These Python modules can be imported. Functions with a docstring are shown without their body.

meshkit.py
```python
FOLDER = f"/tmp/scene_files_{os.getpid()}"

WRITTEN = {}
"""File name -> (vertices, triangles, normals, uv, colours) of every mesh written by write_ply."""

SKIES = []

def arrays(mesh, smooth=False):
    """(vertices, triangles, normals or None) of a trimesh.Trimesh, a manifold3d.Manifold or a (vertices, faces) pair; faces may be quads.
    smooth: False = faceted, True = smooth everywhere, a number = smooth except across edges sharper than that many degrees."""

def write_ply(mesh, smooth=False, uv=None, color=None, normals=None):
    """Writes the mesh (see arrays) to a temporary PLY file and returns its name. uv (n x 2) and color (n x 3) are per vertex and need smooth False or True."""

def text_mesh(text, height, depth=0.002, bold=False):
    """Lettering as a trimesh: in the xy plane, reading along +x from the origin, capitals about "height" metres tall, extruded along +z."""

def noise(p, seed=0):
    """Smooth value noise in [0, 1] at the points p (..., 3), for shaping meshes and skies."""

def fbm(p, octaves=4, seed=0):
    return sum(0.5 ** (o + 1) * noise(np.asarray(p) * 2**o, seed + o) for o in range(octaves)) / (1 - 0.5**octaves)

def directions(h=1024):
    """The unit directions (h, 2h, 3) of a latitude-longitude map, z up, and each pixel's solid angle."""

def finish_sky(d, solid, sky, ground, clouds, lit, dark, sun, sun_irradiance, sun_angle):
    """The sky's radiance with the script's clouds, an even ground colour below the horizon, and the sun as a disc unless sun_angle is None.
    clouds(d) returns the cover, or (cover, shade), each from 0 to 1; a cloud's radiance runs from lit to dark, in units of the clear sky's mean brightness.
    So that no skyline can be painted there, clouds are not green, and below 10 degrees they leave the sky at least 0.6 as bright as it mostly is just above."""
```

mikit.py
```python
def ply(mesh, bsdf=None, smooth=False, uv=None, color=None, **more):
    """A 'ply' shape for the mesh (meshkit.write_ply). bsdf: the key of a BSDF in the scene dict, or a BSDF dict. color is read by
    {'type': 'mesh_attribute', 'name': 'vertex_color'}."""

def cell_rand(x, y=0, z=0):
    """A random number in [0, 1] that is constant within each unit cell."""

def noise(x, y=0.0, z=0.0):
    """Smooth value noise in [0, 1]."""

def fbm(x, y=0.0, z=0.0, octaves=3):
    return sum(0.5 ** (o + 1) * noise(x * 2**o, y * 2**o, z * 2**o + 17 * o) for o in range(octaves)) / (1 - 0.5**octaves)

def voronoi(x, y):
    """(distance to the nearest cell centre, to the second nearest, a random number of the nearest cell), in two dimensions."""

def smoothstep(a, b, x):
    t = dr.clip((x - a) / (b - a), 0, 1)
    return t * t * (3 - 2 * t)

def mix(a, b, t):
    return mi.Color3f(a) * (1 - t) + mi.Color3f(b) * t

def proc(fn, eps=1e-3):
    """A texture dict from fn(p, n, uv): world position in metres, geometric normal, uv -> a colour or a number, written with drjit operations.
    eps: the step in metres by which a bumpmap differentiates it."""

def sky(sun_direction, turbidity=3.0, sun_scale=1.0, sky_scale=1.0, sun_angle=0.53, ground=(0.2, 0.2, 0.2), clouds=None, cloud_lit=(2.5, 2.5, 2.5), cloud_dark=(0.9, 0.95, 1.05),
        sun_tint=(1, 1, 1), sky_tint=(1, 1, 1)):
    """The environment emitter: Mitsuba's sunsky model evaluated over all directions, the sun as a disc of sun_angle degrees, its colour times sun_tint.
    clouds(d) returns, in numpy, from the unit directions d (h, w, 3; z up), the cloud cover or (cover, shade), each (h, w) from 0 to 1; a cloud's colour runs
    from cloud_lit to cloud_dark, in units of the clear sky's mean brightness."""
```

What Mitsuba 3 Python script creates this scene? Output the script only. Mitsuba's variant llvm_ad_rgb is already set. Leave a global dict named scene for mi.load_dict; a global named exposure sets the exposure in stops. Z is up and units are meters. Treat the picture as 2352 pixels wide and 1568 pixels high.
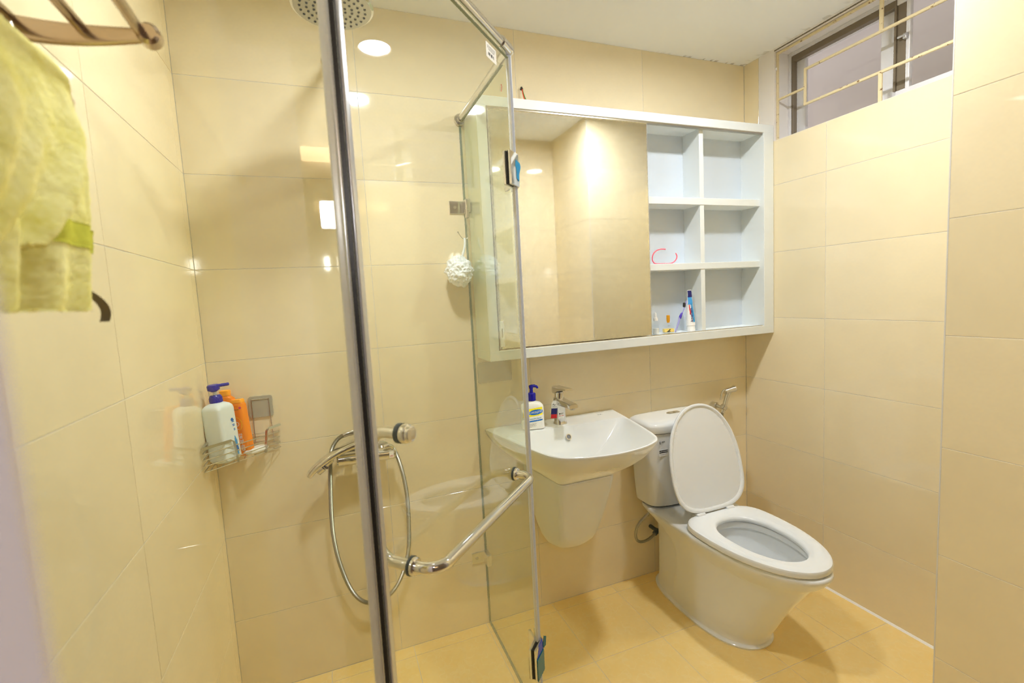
import math
import numpy as np, trimesh, manifold3d as m3
import drjit as dr
import mitsuba as mi
import mikit
from mikit import ply, proc, fbm, noise, mix, smoothstep
import meshkit
from shapely.geometry import Polygon, Point, LineString
from shapely import affinity
from shapely.ops import unary_union
T = mi.ScalarTransform4f
scene, labels = {}, {}
rng = np.random.default_rng(7)

# ------------------------------------------------------------------ camera, light, exposure
RV = np.array([1.6340590228, -0.3446415142, 0.2336516606])
from scipy.spatial.transform import Rotation as Ro
from scipy.interpolate import PchipInterpolator
RM = Ro.from_rotvec(RV).as_matrix()          # rows: right, down, forward
CAM = np.array([0.39337, -1.79015, 1.34179])
FPX = 1087.92
scene['camera'] = {'type': 'thinlens', 'to_world': T().look_at(origin=CAM.tolist(), target=(CAM + RM[2]).tolist(), up=(-RM[1]).tolist()),
                   'fov': math.degrees(2 * math.atan(1176 / FPX)), 'fov_axis': 'x', 'near_clip': 0.02, 'far_clip': 50.0,
                   'aperture_radius': 0.0026, 'focus_distance': 1.75}
exposure = 0.23
LAMP = [298.0, 304.0, 312.0]
LAMP_A, LAMP_B = (0.600, -0.785), (1.700, -0.785)
COVE = [7.0, 4.6, 2.3]
HALL = [66.0, 66.0, 66.0]
scene['sky'] = {'type': 'constant', 'radiance': {'type': 'rgb', 'value': [0.98, 0.92, 0.90]}, 'sampling_weight': 0.25}

W, H, YF = 2.323, 2.3716, -1.50      # right wall, ceiling, front wall
XP, YP = 1.887, -1.04                # column

# ------------------------------------------------------------------ materials
def rgb(*c): return {'type': 'rgb', 'value': list(c)}
def srgb(r, g, b):
    f = lambda v: (v / 255 / 12.92) if v / 255 <= 0.04045 else ((v / 255 + 0.055) / 1.055) ** 2.4
    return [f(r), f(g), f(b)]
def mat(key, color, rough=0.4, metal=0.0, spec=0.5, **kw):
    c = color if isinstance(color, dict) else rgb(*color)
    scene[key] = {'type': 'twosided', 'bsdf': {'type': 'principled', 'base_color': c, 'roughness': rough, 'metallic': metal, 'specular': spec, **kw}}
    return key

WT = np.array([0.785, 0.690, 0.480])
def tile_fn(p, n, uv):
    a = fbm(p.x * 9 + 3, p.y * 9, p.z * 9, 3)
    b = noise(p.x * 160, p.y * 160, p.z * 160)
    return mi.Color3f(*[float(v) for v in WT]) * (0.965 + 0.06 * a + 0.02 * b)
mat('m_tile', proc(tile_fn), 0.06, spec=0.5)
def tile_fn2(p, n, uv):
    a = fbm(p.x * 8, p.y * 8 + 5, p.z * 8, 3)
    return mi.Color3f(*[float(v) for v in WT * np.array([.99, .985, .97])]) * (0.955 + 0.06 * a)
mat('m_tile_b', proc(tile_fn2), 0.06, spec=0.5)
mat('m_grout', (0.60, 0.59, 0.56), 0.8, spec=0.2)
FT = (0.80, 0.585, 0.21)
def floor_fn(p, n, uv):
    a = fbm(p.x * 14, p.y * 14, 0.0, 3); b = noise(p.x * 90, p.y * 90)
    v = smoothstep(.46, .5, fbm(p.x * 30 + 9, p.y * 30, 2.0, 3)) * smoothstep(.56, .52, fbm(p.x * 30 + 9, p.y * 30, 2.0, 3))
    return mix(FT, (0.84, 0.67, 0.33), dr.clip(a * .5 + b * .25 + v * .25, 0, 1))
mat('m_floor', proc(floor_fn), 0.32, spec=0.4)
def ceil_fn(p, n, uv):
    edge = smoothstep(.05, .0, W - p.x) * smoothstep(.62, .8, noise(p.y * 60, p.x * 25)) * .3
    edge2 = smoothstep(.02, .0, -p.y) * smoothstep(1.75, 2.1, p.x) * smoothstep(.5, .62, noise(p.x * 90, 3.0)) * .6
    return mix((0.76, 0.785, 0.80), (0.16, 0.11, 0.06), dr.clip(edge + edge2, 0, 1))
mat('m_ceiling', proc(ceil_fn), 0.85, spec=0.15)
mat('m_plaster', (0.72, 0.70, 0.69), 0.8, spec=0.2)
mat('m_ceramic', (0.70, 0.725, 0.74), 0.07, spec=0.55)
mat('m_seat', (0.70, 0.73, 0.75), 0.16, spec=0.5)
mat('m_cabinet', (0.68, 0.72, 0.725), 0.30, spec=0.5)
mat('m_cabinet_back', (0.56, 0.62, 0.69), 0.35, spec=0.5)
mat('m_chrome', (0.74, 0.73, 0.71), 0.05, 1.0)
mat('m_steel', (0.62, 0.60, 0.54), 0.22, 1.0)
mat('m_hose', (0.40, 0.39, 0.34), 0.34, 1.0)
mat('m_alu', (0.60, 0.62, 0.66), 0.22, 0.75)
mat('m_seal', (0.50, 0.55, 0.66), 0.3, spec=0.5)
mat('m_seal_clear', (0.62, 0.62, 0.57), 0.25, spec=0.6)
mat('m_black', (0.012, 0.012, 0.012), 0.4)
mat('m_rubber', (0.05, 0.065, 0.07), 0.5)
mat('m_edge', (0.20, 0.24, 0.17), 0.15, spec=0.6)
mat('m_white', (0.82, 0.82, 0.80), 0.4)
mat('m_pipe_white', (0.78, 0.78, 0.76), 0.5)
scene['m_glass'] = {'type': 'thindielectric', 'int_ior': 1.5, 'specular_transmittance': rgb(0.93, 0.957, 0.905)}
scene['m_glass_side'] = {'type': 'thindielectric', 'int_ior': 1.5, 'specular_transmittance': rgb(0.83, 0.88, 0.72)}
scene['m_pane'] = {'type': 'thindielectric', 'int_ior': 1.5, 'specular_transmittance': rgb(0.88, 0.88, 0.86)}
scene['m_mirror'] = {'type': 'twosided', 'bsdf': {'type': 'conductor', 'material': 'none', 'specular_reflectance': rgb(0.90, 0.915, 0.90)}}
scene['m_clear'] = {'type': 'thindielectric', 'int_ior': 1.45, 'specular_transmittance': rgb(0.93, 0.95, 0.96)}
mat('m_blue_plastic', srgb(14, 12, 150), 0.25)
mat('m_navy', srgb(20, 22, 96), 0.4)
mat('m_red', srgb(196, 24, 34), 0.4)
mat('m_yellow_print', srgb(248, 232, 20), 0.4)
mat('m_blue_print', srgb(24, 104, 190), 0.4)
mat('m_sky_print', srgb(60, 150, 215), 0.4)
mat('m_teal_print', srgb(30, 140, 200), 0.4)
mat('m_grey_print', srgb(120, 122, 128), 0.5)
mat('m_dark_print', srgb(38, 38, 42), 0.5)
mat('m_lotion', (0.80, 0.80, 0.76), 0.35)
mat('m_shampoo', (0.74, 0.82, 0.84), 0.3)
mat('m_orange', srgb(246, 140, 12), 0.35)
mat('m_orange_pale', srgb(255, 170, 30), 0.35)
mat('m_brown_print', srgb(120, 70, 14), 0.5)
mat('m_magenta', srgb(200, 40, 110), 0.5)
mat('m_soap', (0.84, 0.84, 0.82), 0.4)
mat('m_film', srgb(10, 135, 190), 0.25)
mat('m_film_dark', srgb(0, 92, 108), 0.3)
mat('m_film_navy', srgb(20, 55, 175), 0.3)
mat('m_gold', srgb(225, 160, 40), 0.3, 0.4)
mat('m_purple', srgb(64, 40, 170), 0.25)
mat('m_lilac', srgb(150, 148, 205), 0.25)
mat('m_pink', srgb(240, 110, 130), 0.35)
mat('m_wire_red', srgb(200, 50, 25), 0.5)
mat('m_wire_green', srgb(60, 130, 40), 0.5)
mat('m_amber', srgb(232, 205, 110), 0.2)
mat('m_greyplate', (0.36, 0.34, 0.26), 0.6)
mat('m_jamb', srgb(205, 196, 208), 0.5)
mat('m_winframe', (0.62, 0.62, 0.64), 0.35)
mat('m_winframe_dark', (0.16, 0.13, 0.09), 0.4)
mat('m_outside', (0.62, 0.57, 0.55), 0.8, spec=0.1)
mat('m_hallwall', (0.62, 0.58, 0.54), 0.8, spec=0.1)
mat('m_hallfloor', (0.35, 0.22, 0.12), 0.4)
def rust_fn(p, n, uv):
    r = smoothstep(.70, .80, fbm(p.x * 60, p.y * 90, p.z * 90, 3))
    return mix((0.62, 0.53, 0.33), (0.16, 0.08, 0.02), r * 0.9)
mat('m_grille', proc(rust_fn), 0.6)
def towel_fn(p, n, uv):
    a = noise(p.x * 260, p.y * 260, p.z * 260); b = fbm(p.x * 45, p.y * 30, p.z * 30, 2)
    return mix((0.60, 0.55, 0.08), (0.88, 0.85, 0.46), dr.clip(.35 * a + .65 * b, 0, 1))
mat('m_towel', proc(towel_fn), 0.95, spec=0.1, sheen=0.6)
mat('m_towel_band', (0.52, 0.53, 0.07), 0.9, spec=0.1)
mat('m_ribbon', (0.16, 0.14, 0.09), 0.7)
mat('m_bronze', (0.55, 0.44, 0.33), 0.16, 1.0)
mat('m_nozzle', (0.03, 0.04, 0.05), 0.5)
mat('m_showerface', (0.50, 0.50, 0.47), 0.3, 0.4)
mat('m_puff', (0.78, 0.84, 0.88), 0.7, spec=0.2)

# ------------------------------------------------------------------ mesh helpers
def add(key, mesh, m, smooth=False, **kw):
    k, i = key, 0
    while k in scene:
        i += 1; k = f'{key}_{i:03d}'
    if isinstance(mesh, (list,)): mesh = trimesh.util.concatenate(mesh)
    scene[k] = ply(mesh, m, smooth=smooth, **kw)
    return k
def tag(k, label=None, cat=None, group=None, kind=None):
    d = {}
    if label: d['label'] = label
    if cat: d['category'] = cat
    if group: d['group'] = group
    if kind: d['kind'] = kind
    labels[k] = d
    return k
def box(x0, x1, y0, y1, z0, z1):
    m = trimesh.creation.box(extents=(abs(x1 - x0), abs(y1 - y0), abs(z1 - z0)))
    m.apply_translation(((x0 + x1) / 2, (y0 + y1) / 2, (z0 + z1) / 2)); return m
def rbox(x0, x1, y0, y1, z0, z1, r=0.003, seg=8):
    x0, x1 = sorted((x0, x1)); y0, y1 = sorted((y0, y1)); z0, z1 = sorted((z0, z1))
    r = min(r, (x1 - x0) / 2.01, (y1 - y0) / 2.01, (z1 - z0) / 2.01)
    s = m3.Manifold.sphere(r, seg)
    ms = [s.translate((x, y, z)) for x in (x0 + r, x1 - r) for y in (y0 + r, y1 - r) for z in (z0 + r, z1 - r)]
    q = m3.Manifold.batch_hull(ms).to_mesh()
    return trimesh.Trimesh(q.vert_properties[:, :3], q.tri_verts, process=False)
def loft(rings, cap0=True, cap1=True, wrap=False):
    R = np.asarray(rings, float); m, n = R.shape[:2]
    v = R.reshape(-1, 3); f = []
    rows = m if wrap else m - 1
    for i in range(rows):
        a, b = i * n, ((i + 1) % m) * n
        j = np.arange(n); k = (j + 1) % n
        f.append(np.stack([a + j, a + k, b + k], 1)); f.append(np.stack([a + j, b + k, b + j], 1))
    extra = []
    if not wrap:
        for on, i, flip in ((cap0, 0, True), (cap1, m - 1, False)):
            if on:
                c = len(v) + len(extra); extra.append(R[i].mean(0)); j = np.arange(n); k = (j + 1) % n
                t = np.stack([i * n + j, i * n + k, np.full(n, c)], 1)
                f.append(t[:, ::-1] if flip else t)
    if extra: v = np.vstack([v, extra])
    t = trimesh.Trimesh(v, np.vstack(f), process=False)
    if (not wrap and cap0 and cap1) or wrap:
        if t.volume < 0: t.invert()
    return t
def frames(p, closed=False):
    p = np.asarray(p, float)
    t = np.gradient(p, axis=0)
    t /= np.linalg.norm(t, axis=1, keepdims=True)
    a = np.cross(t[0], [0, 0, 1.0])
    if np.linalg.norm(a) < 1e-3: a = np.cross(t[0], [1.0, 0, 0])
    a /= np.linalg.norm(a); A = [a]
    for i in range(1, len(p)):
        a = A[-1] - t[i] * (A[-1] @ t[i]); a /= np.linalg.norm(a); A.append(a)
    A = np.array(A); return t, A, np.cross(t, A)
def tube(p, r, n=14, cap=True):
    p = np.asarray(p, float); t, A, B = frames(p)
    r = np.broadcast_to(r, (len(p),))
    g = np.arange(n) * 2 * np.pi / n
    R = p[:, None] + r[:, None, None] * (np.cos(g)[None, :, None] * A[:, None] + np.sin(g)[None, :, None] * B[:, None])
    return loft(R, cap, cap)
def smooth_path(pts, n=60):
    pts = np.asarray(pts, float)
    from scipy.interpolate import CubicSpline
    d = np.r_[0, np.cumsum(np.linalg.norm(np.diff(pts, axis=0), axis=1))]
    return CubicSpline(d, pts)(np.linspace(0, d[-1], n))
def fillet_path(pts, r, n=8):
    pts = [np.asarray(p, float) for p in pts]; out = [pts[0]]
    for a, b, c in zip(pts[:-2], pts[1:-1], pts[2:]):
        u, v = (a - b) / np.linalg.norm(a - b), (c - b) / np.linalg.norm(c - b)
        ang = math.acos(np.clip(u @ v, -1, 1)); d = r / math.tan(ang / 2)
        p0, p1 = b + u * d, b + v * d
        cen = b + (u + v) / np.linalg.norm(u + v) * (r / math.sin(ang / 2))
        e0, e1 = p0 - cen, p1 - cen; th = math.acos(np.clip(e0 @ e1 / r / r, -1, 1))
        for k in range(n + 1):
            s = k / n
            out.append(cen + (math.sin((1 - s) * th) * e0 + math.sin(s * th) * e1) / math.sin(th))
    out.append(pts[-1]); return np.array(out)
def lathe(profile, n=32, cap=True):
    pr = np.asarray(profile, float); g = np.arange(n) * 2 * np.pi / n
    R = np.stack([np.stack([r * np.cos(g), r * np.sin(g), np.full(n, z)], 1) for r, z in pr])
    return loft(R, cap, cap)
def cyl(p0, p1, r, n=24, r1=None, bev=0.0):
    p0, p1 = np.asarray(p0, float), np.asarray(p1, float); L = np.linalg.norm(p1 - p0); r1 = r if r1 is None else r1
    prof = [(r, 0), (r1, L)] if not bev else [(r - bev, 0), (r, bev), (r1, L - bev), (r1 - bev, L)]
    return orient(lathe(prof, n), p0, (p1 - p0) / L)
def orient(m, p0, z, x=None):
    z = np.asarray(z, float); z = z / np.linalg.norm(z)
    if x is None: x = np.cross([0, 0, 1.0], z) if abs(z[2]) < .99 else np.array([1.0, 0, 0])
    x = np.asarray(x, float); x = x - z * (x @ z); x /= np.linalg.norm(x)
    M = np.eye(4); M[:3, 0], M[:3, 1], M[:3, 2], M[:3, 3] = x, np.cross(z, x), z, p0
    m = m.copy(); m.apply_transform(M); return m
def sphere(c, r, sub=2, scale=(1, 1, 1)):
    m = trimesh.creation.icosphere(sub, r); m.apply_scale(scale); m.apply_translation(c); return m
def extr(poly, h, z=0.0):
    gs = getattr(poly, 'geoms', [poly])
    ms = [trimesh.creation.extrude_polygon(g, h, engine='earcut') for g in gs]
    m = trimesh.util.concatenate(ms); m.apply_translation((0, 0, z)); return m
def rrect(w, h, r, n=6):
    return Polygon([(-w / 2 + r, -h / 2 + r), (w / 2 - r, -h / 2 + r), (w / 2 - r, h / 2 - r), (-w / 2 + r, h / 2 - r)]).buffer(r, quad_segs=n)
def place(m, o, x, y):
    """mesh in xy plane (z out) -> origin o, axes x, y."""
    x, y = np.asarray(x, float), np.asarray(y, float); x = x / np.linalg.norm(x); y = y / np.linalg.norm(y)
    M = np.eye(4); M[:3, 0], M[:3, 1], M[:3, 2], M[:3, 3] = x, y, np.cross(x, y), o
    m = m.copy(); m.apply_transform(M); return m
def text(s, h, o, x, y, d=0.0004, center=True, bold=False):
    m = meshkit.text_mesh(s, h, d, bold)
    b = m.bounds
    if center: m.apply_translation((-(b[0, 0] + b[1, 0]) / 2, -(b[0, 1] + b[1, 1]) / 2, 0))
    return place(m, o, x, y)
def resample(pts, n, closed=True):
    p = np.asarray(pts, float)
    if closed: p = np.vstack([p, p[:1]])
    d = np.r_[0, np.cumsum(np.linalg.norm(np.diff(p, axis=0), axis=1))]
    s = np.linspace(0, d[-1], n + 1)[:-1] if closed else np.linspace(0, d[-1], n)
    return np.stack([np.interp(s, d, p[:, k]) for k in range(p.shape[1])], 1)
def sellipse(a, b, e, n=48, ph=0.0):
    g = np.arange(n) * 2 * np.pi / n + ph; c, s = np.cos(g), np.sin(g)
    return np.stack([a * np.sign(c) * np.abs(c) ** (2 / e), b * np.sign(s) * np.abs(s) ** (2 / e)], 1)
def ring3(xy, z): return np.column_stack([xy, np.full(len(xy), z)])

# ------------------------------------------------------------------ room shell
GAP, CH = 0.0017, 0.0005
ZC = [0.0] + [0.2805 + 0.3 * k for k in range(7)] + [H]
tile_count = [0]
def tile(holder, o, u, v, n, u0, u1, v0, v1, thick=0.003, mats=('m_tile', 'm_tile_b'), gap=GAP):
    o, u, v, n = (np.asarray(a, float) for a in (o, u, v, n)); g = gap / 2
    def P(a, b, d): return o + u * a + v * b + n * d
    q = []
    for ins, d in ((0, -thick), (0, -CH), (CH, 0.0)):
        q += [P(u0 + g + ins, v0 + g + ins, d), P(u1 - g - ins, v0 + g + ins, d), P(u1 - g - ins, v1 - g - ins, d), P(u0 + g + ins, v1 - g - ins, d)]
    f = []
    for s in (0, 4):
        for k in range(4):
            l = (k + 1) % 4; f += [[s + k, s + l, s + 4 + l], [s + k, s + 4 + l, s + 4 + k]]
    f += [[8, 9, 10], [8, 10, 11], [0, 2, 1], [0, 3, 2]]
    m = trimesh.Trimesh(np.array(q), np.array(f), process=False)
    if m.volume < 0: m.invert()
    tile_count[0] += 1
    add(holder + '__tile', m, mats[int(rng.integers(0, 2))])
def tiled(holder, o, u, v, n, us, vs, skip=lambda a, b: False, **kw):
    for a, b in zip(us[:-1], us[1:]):
        for c, d in zip(vs[:-1], vs[1:]):
            if not skip((a + b) / 2, (c + d) / 2): tile(holder, o, u, v, n, a, b, c, d, **kw)
REC = 0.0011   # joints lie this far behind the tile faces
tag(add('wall_back', box(-0.12, W + .14, REC, 0.12, -.05, H + .06), 'm_grout'), 'back wall of large glossy cream yellow tiles behind the shower, basin and toilet', kind='structure')
tiled('wall_back', (0, 0, 0), (1, 0, 0), (0, 0, 1), (0, -1, 0), [0, .545, 1.145, 1.742, W], ZC)
tag(add('wall_left', box(-0.12, -REC, 0, -1.75, -.05, H + .06), 'm_grout'), 'left wall of glossy cream yellow tiles carrying the towel rack', kind='structure')
tiled('wall_left', (0, 0, 0), (0, -1, 0), (0, 0, 1), (1, 0, 0), [0, .05, .65, 1.25, 1.5], ZC)
ZS = 1.977
wr = [box(W + REC, W + .14, 0, -1.75, -.05, ZS - REC), box(W + REC, W + .14, 0, -.165, ZS - .01, H + .06), box(W + REC, W + .14, -.16, -1.75, 2.362, H + .06), box(W + REC, W + .14, -1.05, -1.75, ZS - .01, H + .06)]
tag(add('wall_right', wr, 'm_grout'), 'right wall of cream yellow tiles below the barred window', kind='structure')
tiled('wall_right', (W, 0, 0), (0, -1, 0), (0, 0, 1), (-1, 0, 0), [0, .406, 1.006, 1.04], ZC[:7] + [ZS])
tile('wall_right', (W, 0, 0), (0, -1, 0), (0, 0, 1), (-1, 0, 0), 0, .082, ZS, 2.0805)
tile('wall_right', (W, 0, 0), (0, -1, 0), (0, 0, 1), (-1, 0, 0), 0, .082, 2.0805, H)
add('wall_right__gap', box(W - .0004, W + .0010, -.165, -1.04, 2.3585, 2.3640), 'm_winframe_dark')
# plaster strip and window reveal
add('wall_right__plaster_strip', box(W + .0005, W + .012, -.084, -.165, ZS, H), 'm_plaster')
add('wall_right__reveal', [box(W + .0005, W + .135, -.150, -.1652, ZS, 2.365), box(W + .0005, W + .135, -.165, -1.05, 2.357, H)], 'm_plaster')
add('wall_right__sill', box(W + .0008, W + .138, -.165, -1.05, ZS - .012, ZS), 'm_plaster')
tag(add('wall_column', box(XP + REC, W + .13, YP - REC, -1.75, -.05, H + .06), 'm_grout'), 'tiled column projecting from the right wall, nearest the camera', kind='structure')
tiled('wall_column', (XP, 0, 0), (0, -1, 0), (0, 0, 1), (-1, 0, 0), [-YP, 1.5], ZC)
tiled('wall_column', (0, YP, 0), (1, 0, 0), (0, 0, 1), (0, 1, 0), [XP, W], ZC)
DX0, DX1, DH = 0.200, 1.45, 2.12
wf = [box(-.1, DX0 - .001, YF - REC, -1.700, -.05, H + .06), box(DX1, W + .12, YF - REC, -1.700, -.05, H + .06), box(DX0 - .01, DX1 + .01, YF - REC, -1.700, DH, H + .06)]
tag(add('wall_front', wf, 'm_grout'), 'tiled wall with the doorway, seen only in reflections', kind='structure')
tiled('wall_front', (0, YF, 0), (1, 0, 0), (0, 0, 1), (0, 1, 0), [0, DX0 - .004], ZC)
tiled('wall_front', (0, YF, 0), (1, 0, 0), (0, 0, 1), (0, 1, 0), [DX1, XP], ZC)
tag(add('ceiling', box(-.12, W + .14, .12, -1.70, H, H + .08), 'm_ceiling'), 'plain off-white ceiling', kind='structure')
tag(add('floor', box(-.12, W + .14, .12, -1.70, -REC, -.08), 'm_grout'), 'floor of square mottled yellow tiles', kind='structure')
tiled('floor', (0, 0, 0), (1, 0, 0), (0, -1, 0), (0, 0, 1), [0, .29, .59, .89, 1.19, 1.49, 1.79, 2.09, W], [0, .058, .367, .67, .97, 1.27, 1.57, 1.69], mats=('m_floor', 'm_floor'))
tag(add('trim_1', rbox(XP - .0006, XP + .003, YP - .003, YP + .0006, 0, H, .0006, 6), 'm_grout'), 'pale edge strip down the corner of the tiled column', kind='structure')
tag(add('baseboard_right', extr(Polygon([(0, 0), (.007, 0), (0, .007)]), 1.04).apply_transform(np.array([[-1, 0, 0, W], [0, 0, -1, 0], [0, 1, 0, 0], [0, 0, 0, 1.0]])), 'm_white'), 'white sealant line along the foot of the right wall', kind='structure')
tag(add('trim_2', [rbox(.16, .3500, -1.700, -1.765, 0, DH, .003, 6), rbox(DX1 - .05, DX1 + .06, -1.700, -1.765, 0, DH, .003, 6), rbox(.20, DX1 + .06, -1.700, -1.765, DH - .01, DH + .06, .002, 6)], 'm_jamb'), 'pale mauve grey door frame at the left edge, out of focus', kind='structure')
# hall behind the camera (only its glow in the glossy tiles is seen)
tag(add('wall_hall', [box(-.9, 1.9, -4.3, -4.4, 0, 2.8), box(-1.0, -.9, -1.70, -4.4, 0, 2.8), box(1.9, 2.0, -1.70, -4.4, 0, 2.8), box(-.9, .20, -1.701, -1.755, 0, 2.8), box(DX1 + .05, 2.0, -1.701, -1.755, 0, 2.8), box(.2, DX1 + .06, -1.701, -1.755, DH + .05, 2.8)], 'm_hallwall'), 'hall walls outside the bathroom door', kind='structure')
tag(add('ceiling_hall', box(-1.0, 2.0, -1.70, -4.4, 2.8, 2.9), 'm_ceiling'), 'hall ceiling', kind='structure')
tag(add('floor_hall', box(-1.0, 2.0, -1.702, -4.4, -.0015, -.08), 'm_hallfloor'), 'hall floor', kind='structure')

# ------------------------------------------------------------------ lamps
def disc(c, r, n=40):
    g = np.arange(n) * 2 * np.pi / n
    v = np.vstack([[c], np.column_stack([c[0] + r * np.cos(g), c[1] + r * np.sin(g), np.full(n, c[2])])])
    f = [[0, 1 + (k + 1) % n, 1 + k] for k in range(n)]          # normal down
    return trimesh.Trimesh(v, np.array(f), process=False)
def downlight(x, y, lab):
    k = 'ceiling_light' if 'ceiling_light__rim' not in scene else 'ceiling_light_001'
    rim = lathe([(.061, 0), (.061, -.004), (.066, -.007), (.076, -.004), (.078, 0)], 40, False); rim.apply_translation((x, y, H))
    add(k + '__rim', rim, 'm_white', 30)
    kk = add(k + '__diffuser', disc((x, y, H - .0025), .0612), 'm_white')
    scene[kk]['emitter'] = {'type': 'area', 'radiance': rgb(*LAMP)}
    tag(k, lab, 'ceiling light')
downlight(*LAMP_A, 'round white ceiling downlight above the shower head')
downlight(*LAMP_B, 'round white ceiling downlight above the space before the toilet')
k = add('hall_strip_light', box(.285, 1.16, -4.22, -4.26, 2.46, 2.56), 'm_white'); scene[k]['emitter'] = {'type': 'area', 'radiance': rgb(*COVE)}
tag(k, 'warm strip light high on the hall wall, seen as a reflection in the shower glass', 'strip light')
k = 'standing_lamp'
tag(k, 'small white standing lamp outside the doorway, mirrored in the shower tiles', 'lamp')
add(k + '__housing', rbox(.385, .475, -2.010, -2.050, 1.605, 1.715, .008), 'm_alu', 40)
kk = add(k + '__diffuser', rbox(.389, .471, -1.998, -2.014, 1.612, 1.708, .010), 'm_white', 40); scene[kk]['emitter'] = {'type': 'area', 'radiance': rgb(*HALL)}
add(k + '__pole', cyl((.43, -2.03, .02), (.43, -2.03, 1.61), .010, 16), 'm_black', 40)
add(k + '__base', cyl((.43, -2.03, .0), (.43, -2.03, .022), .12, 32, bev=.004), 'm_black', 40)

# ------------------------------------------------------------------ window
k = 'window_1'
X0 = W + .085
fr = [rbox(X0, X0 + .045, -.166, -.178, ZS, 2.357, .001, 4), rbox(X0, X0 + .045, -.17, -1.05, 2.342, 2.357, .001, 4), rbox(X0, X0 + .045, -.17, -1.05, ZS, ZS + .012, .001, 4)]
tag(k, 'high sliding window behind painted bars', kind='structure')
add(k + '__frame', fr, 'm_winframe')
add(k + '__track', [rbox(X0 + .004, X0 + .028, -.178, -.187, ZS + .01, 2.345, .001, 4), rbox(X0 + .004, X0 + .03, -.178, -.60, 2.318, 2.343, .001, 4)], 'm_winframe_dark')
s = k + '__sash'
add(s, [rbox(X0 + .028, X0 + .048, -.184, -.226, ZS + .01, 2.34, .002, 6), rbox(X0 + .028, X0 + .048, -.535, -.592, ZS + .01, 2.34, .002, 6), rbox(X0 + .028, X0 + .048, -.226, -.535, 2.318, 2.34, .002, 6), rbox(X0 + .028, X0 + .048, -.226, -.535, ZS + .01, ZS + .02, .002, 6)], 'm_winframe')
add(s + '__pane', box(X0 + .0375, X0 + .0378, -.22, -.54, ZS + .015, 2.33), 'm_pane')
s = k + '__sash_001'
add(s, [rbox(X0 + .006, X0 + .024, -.632, -.645, ZS + .04, 2.335, .002, 6), rbox(X0 + .006, X0 + .026, -.60, -1.05, ZS + .004, ZS + .045, .002, 6), rbox(X0 + .006, X0 + .026, -.60, -1.05, 2.322, 2.342, .002, 6)], 'm_winframe')
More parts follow.
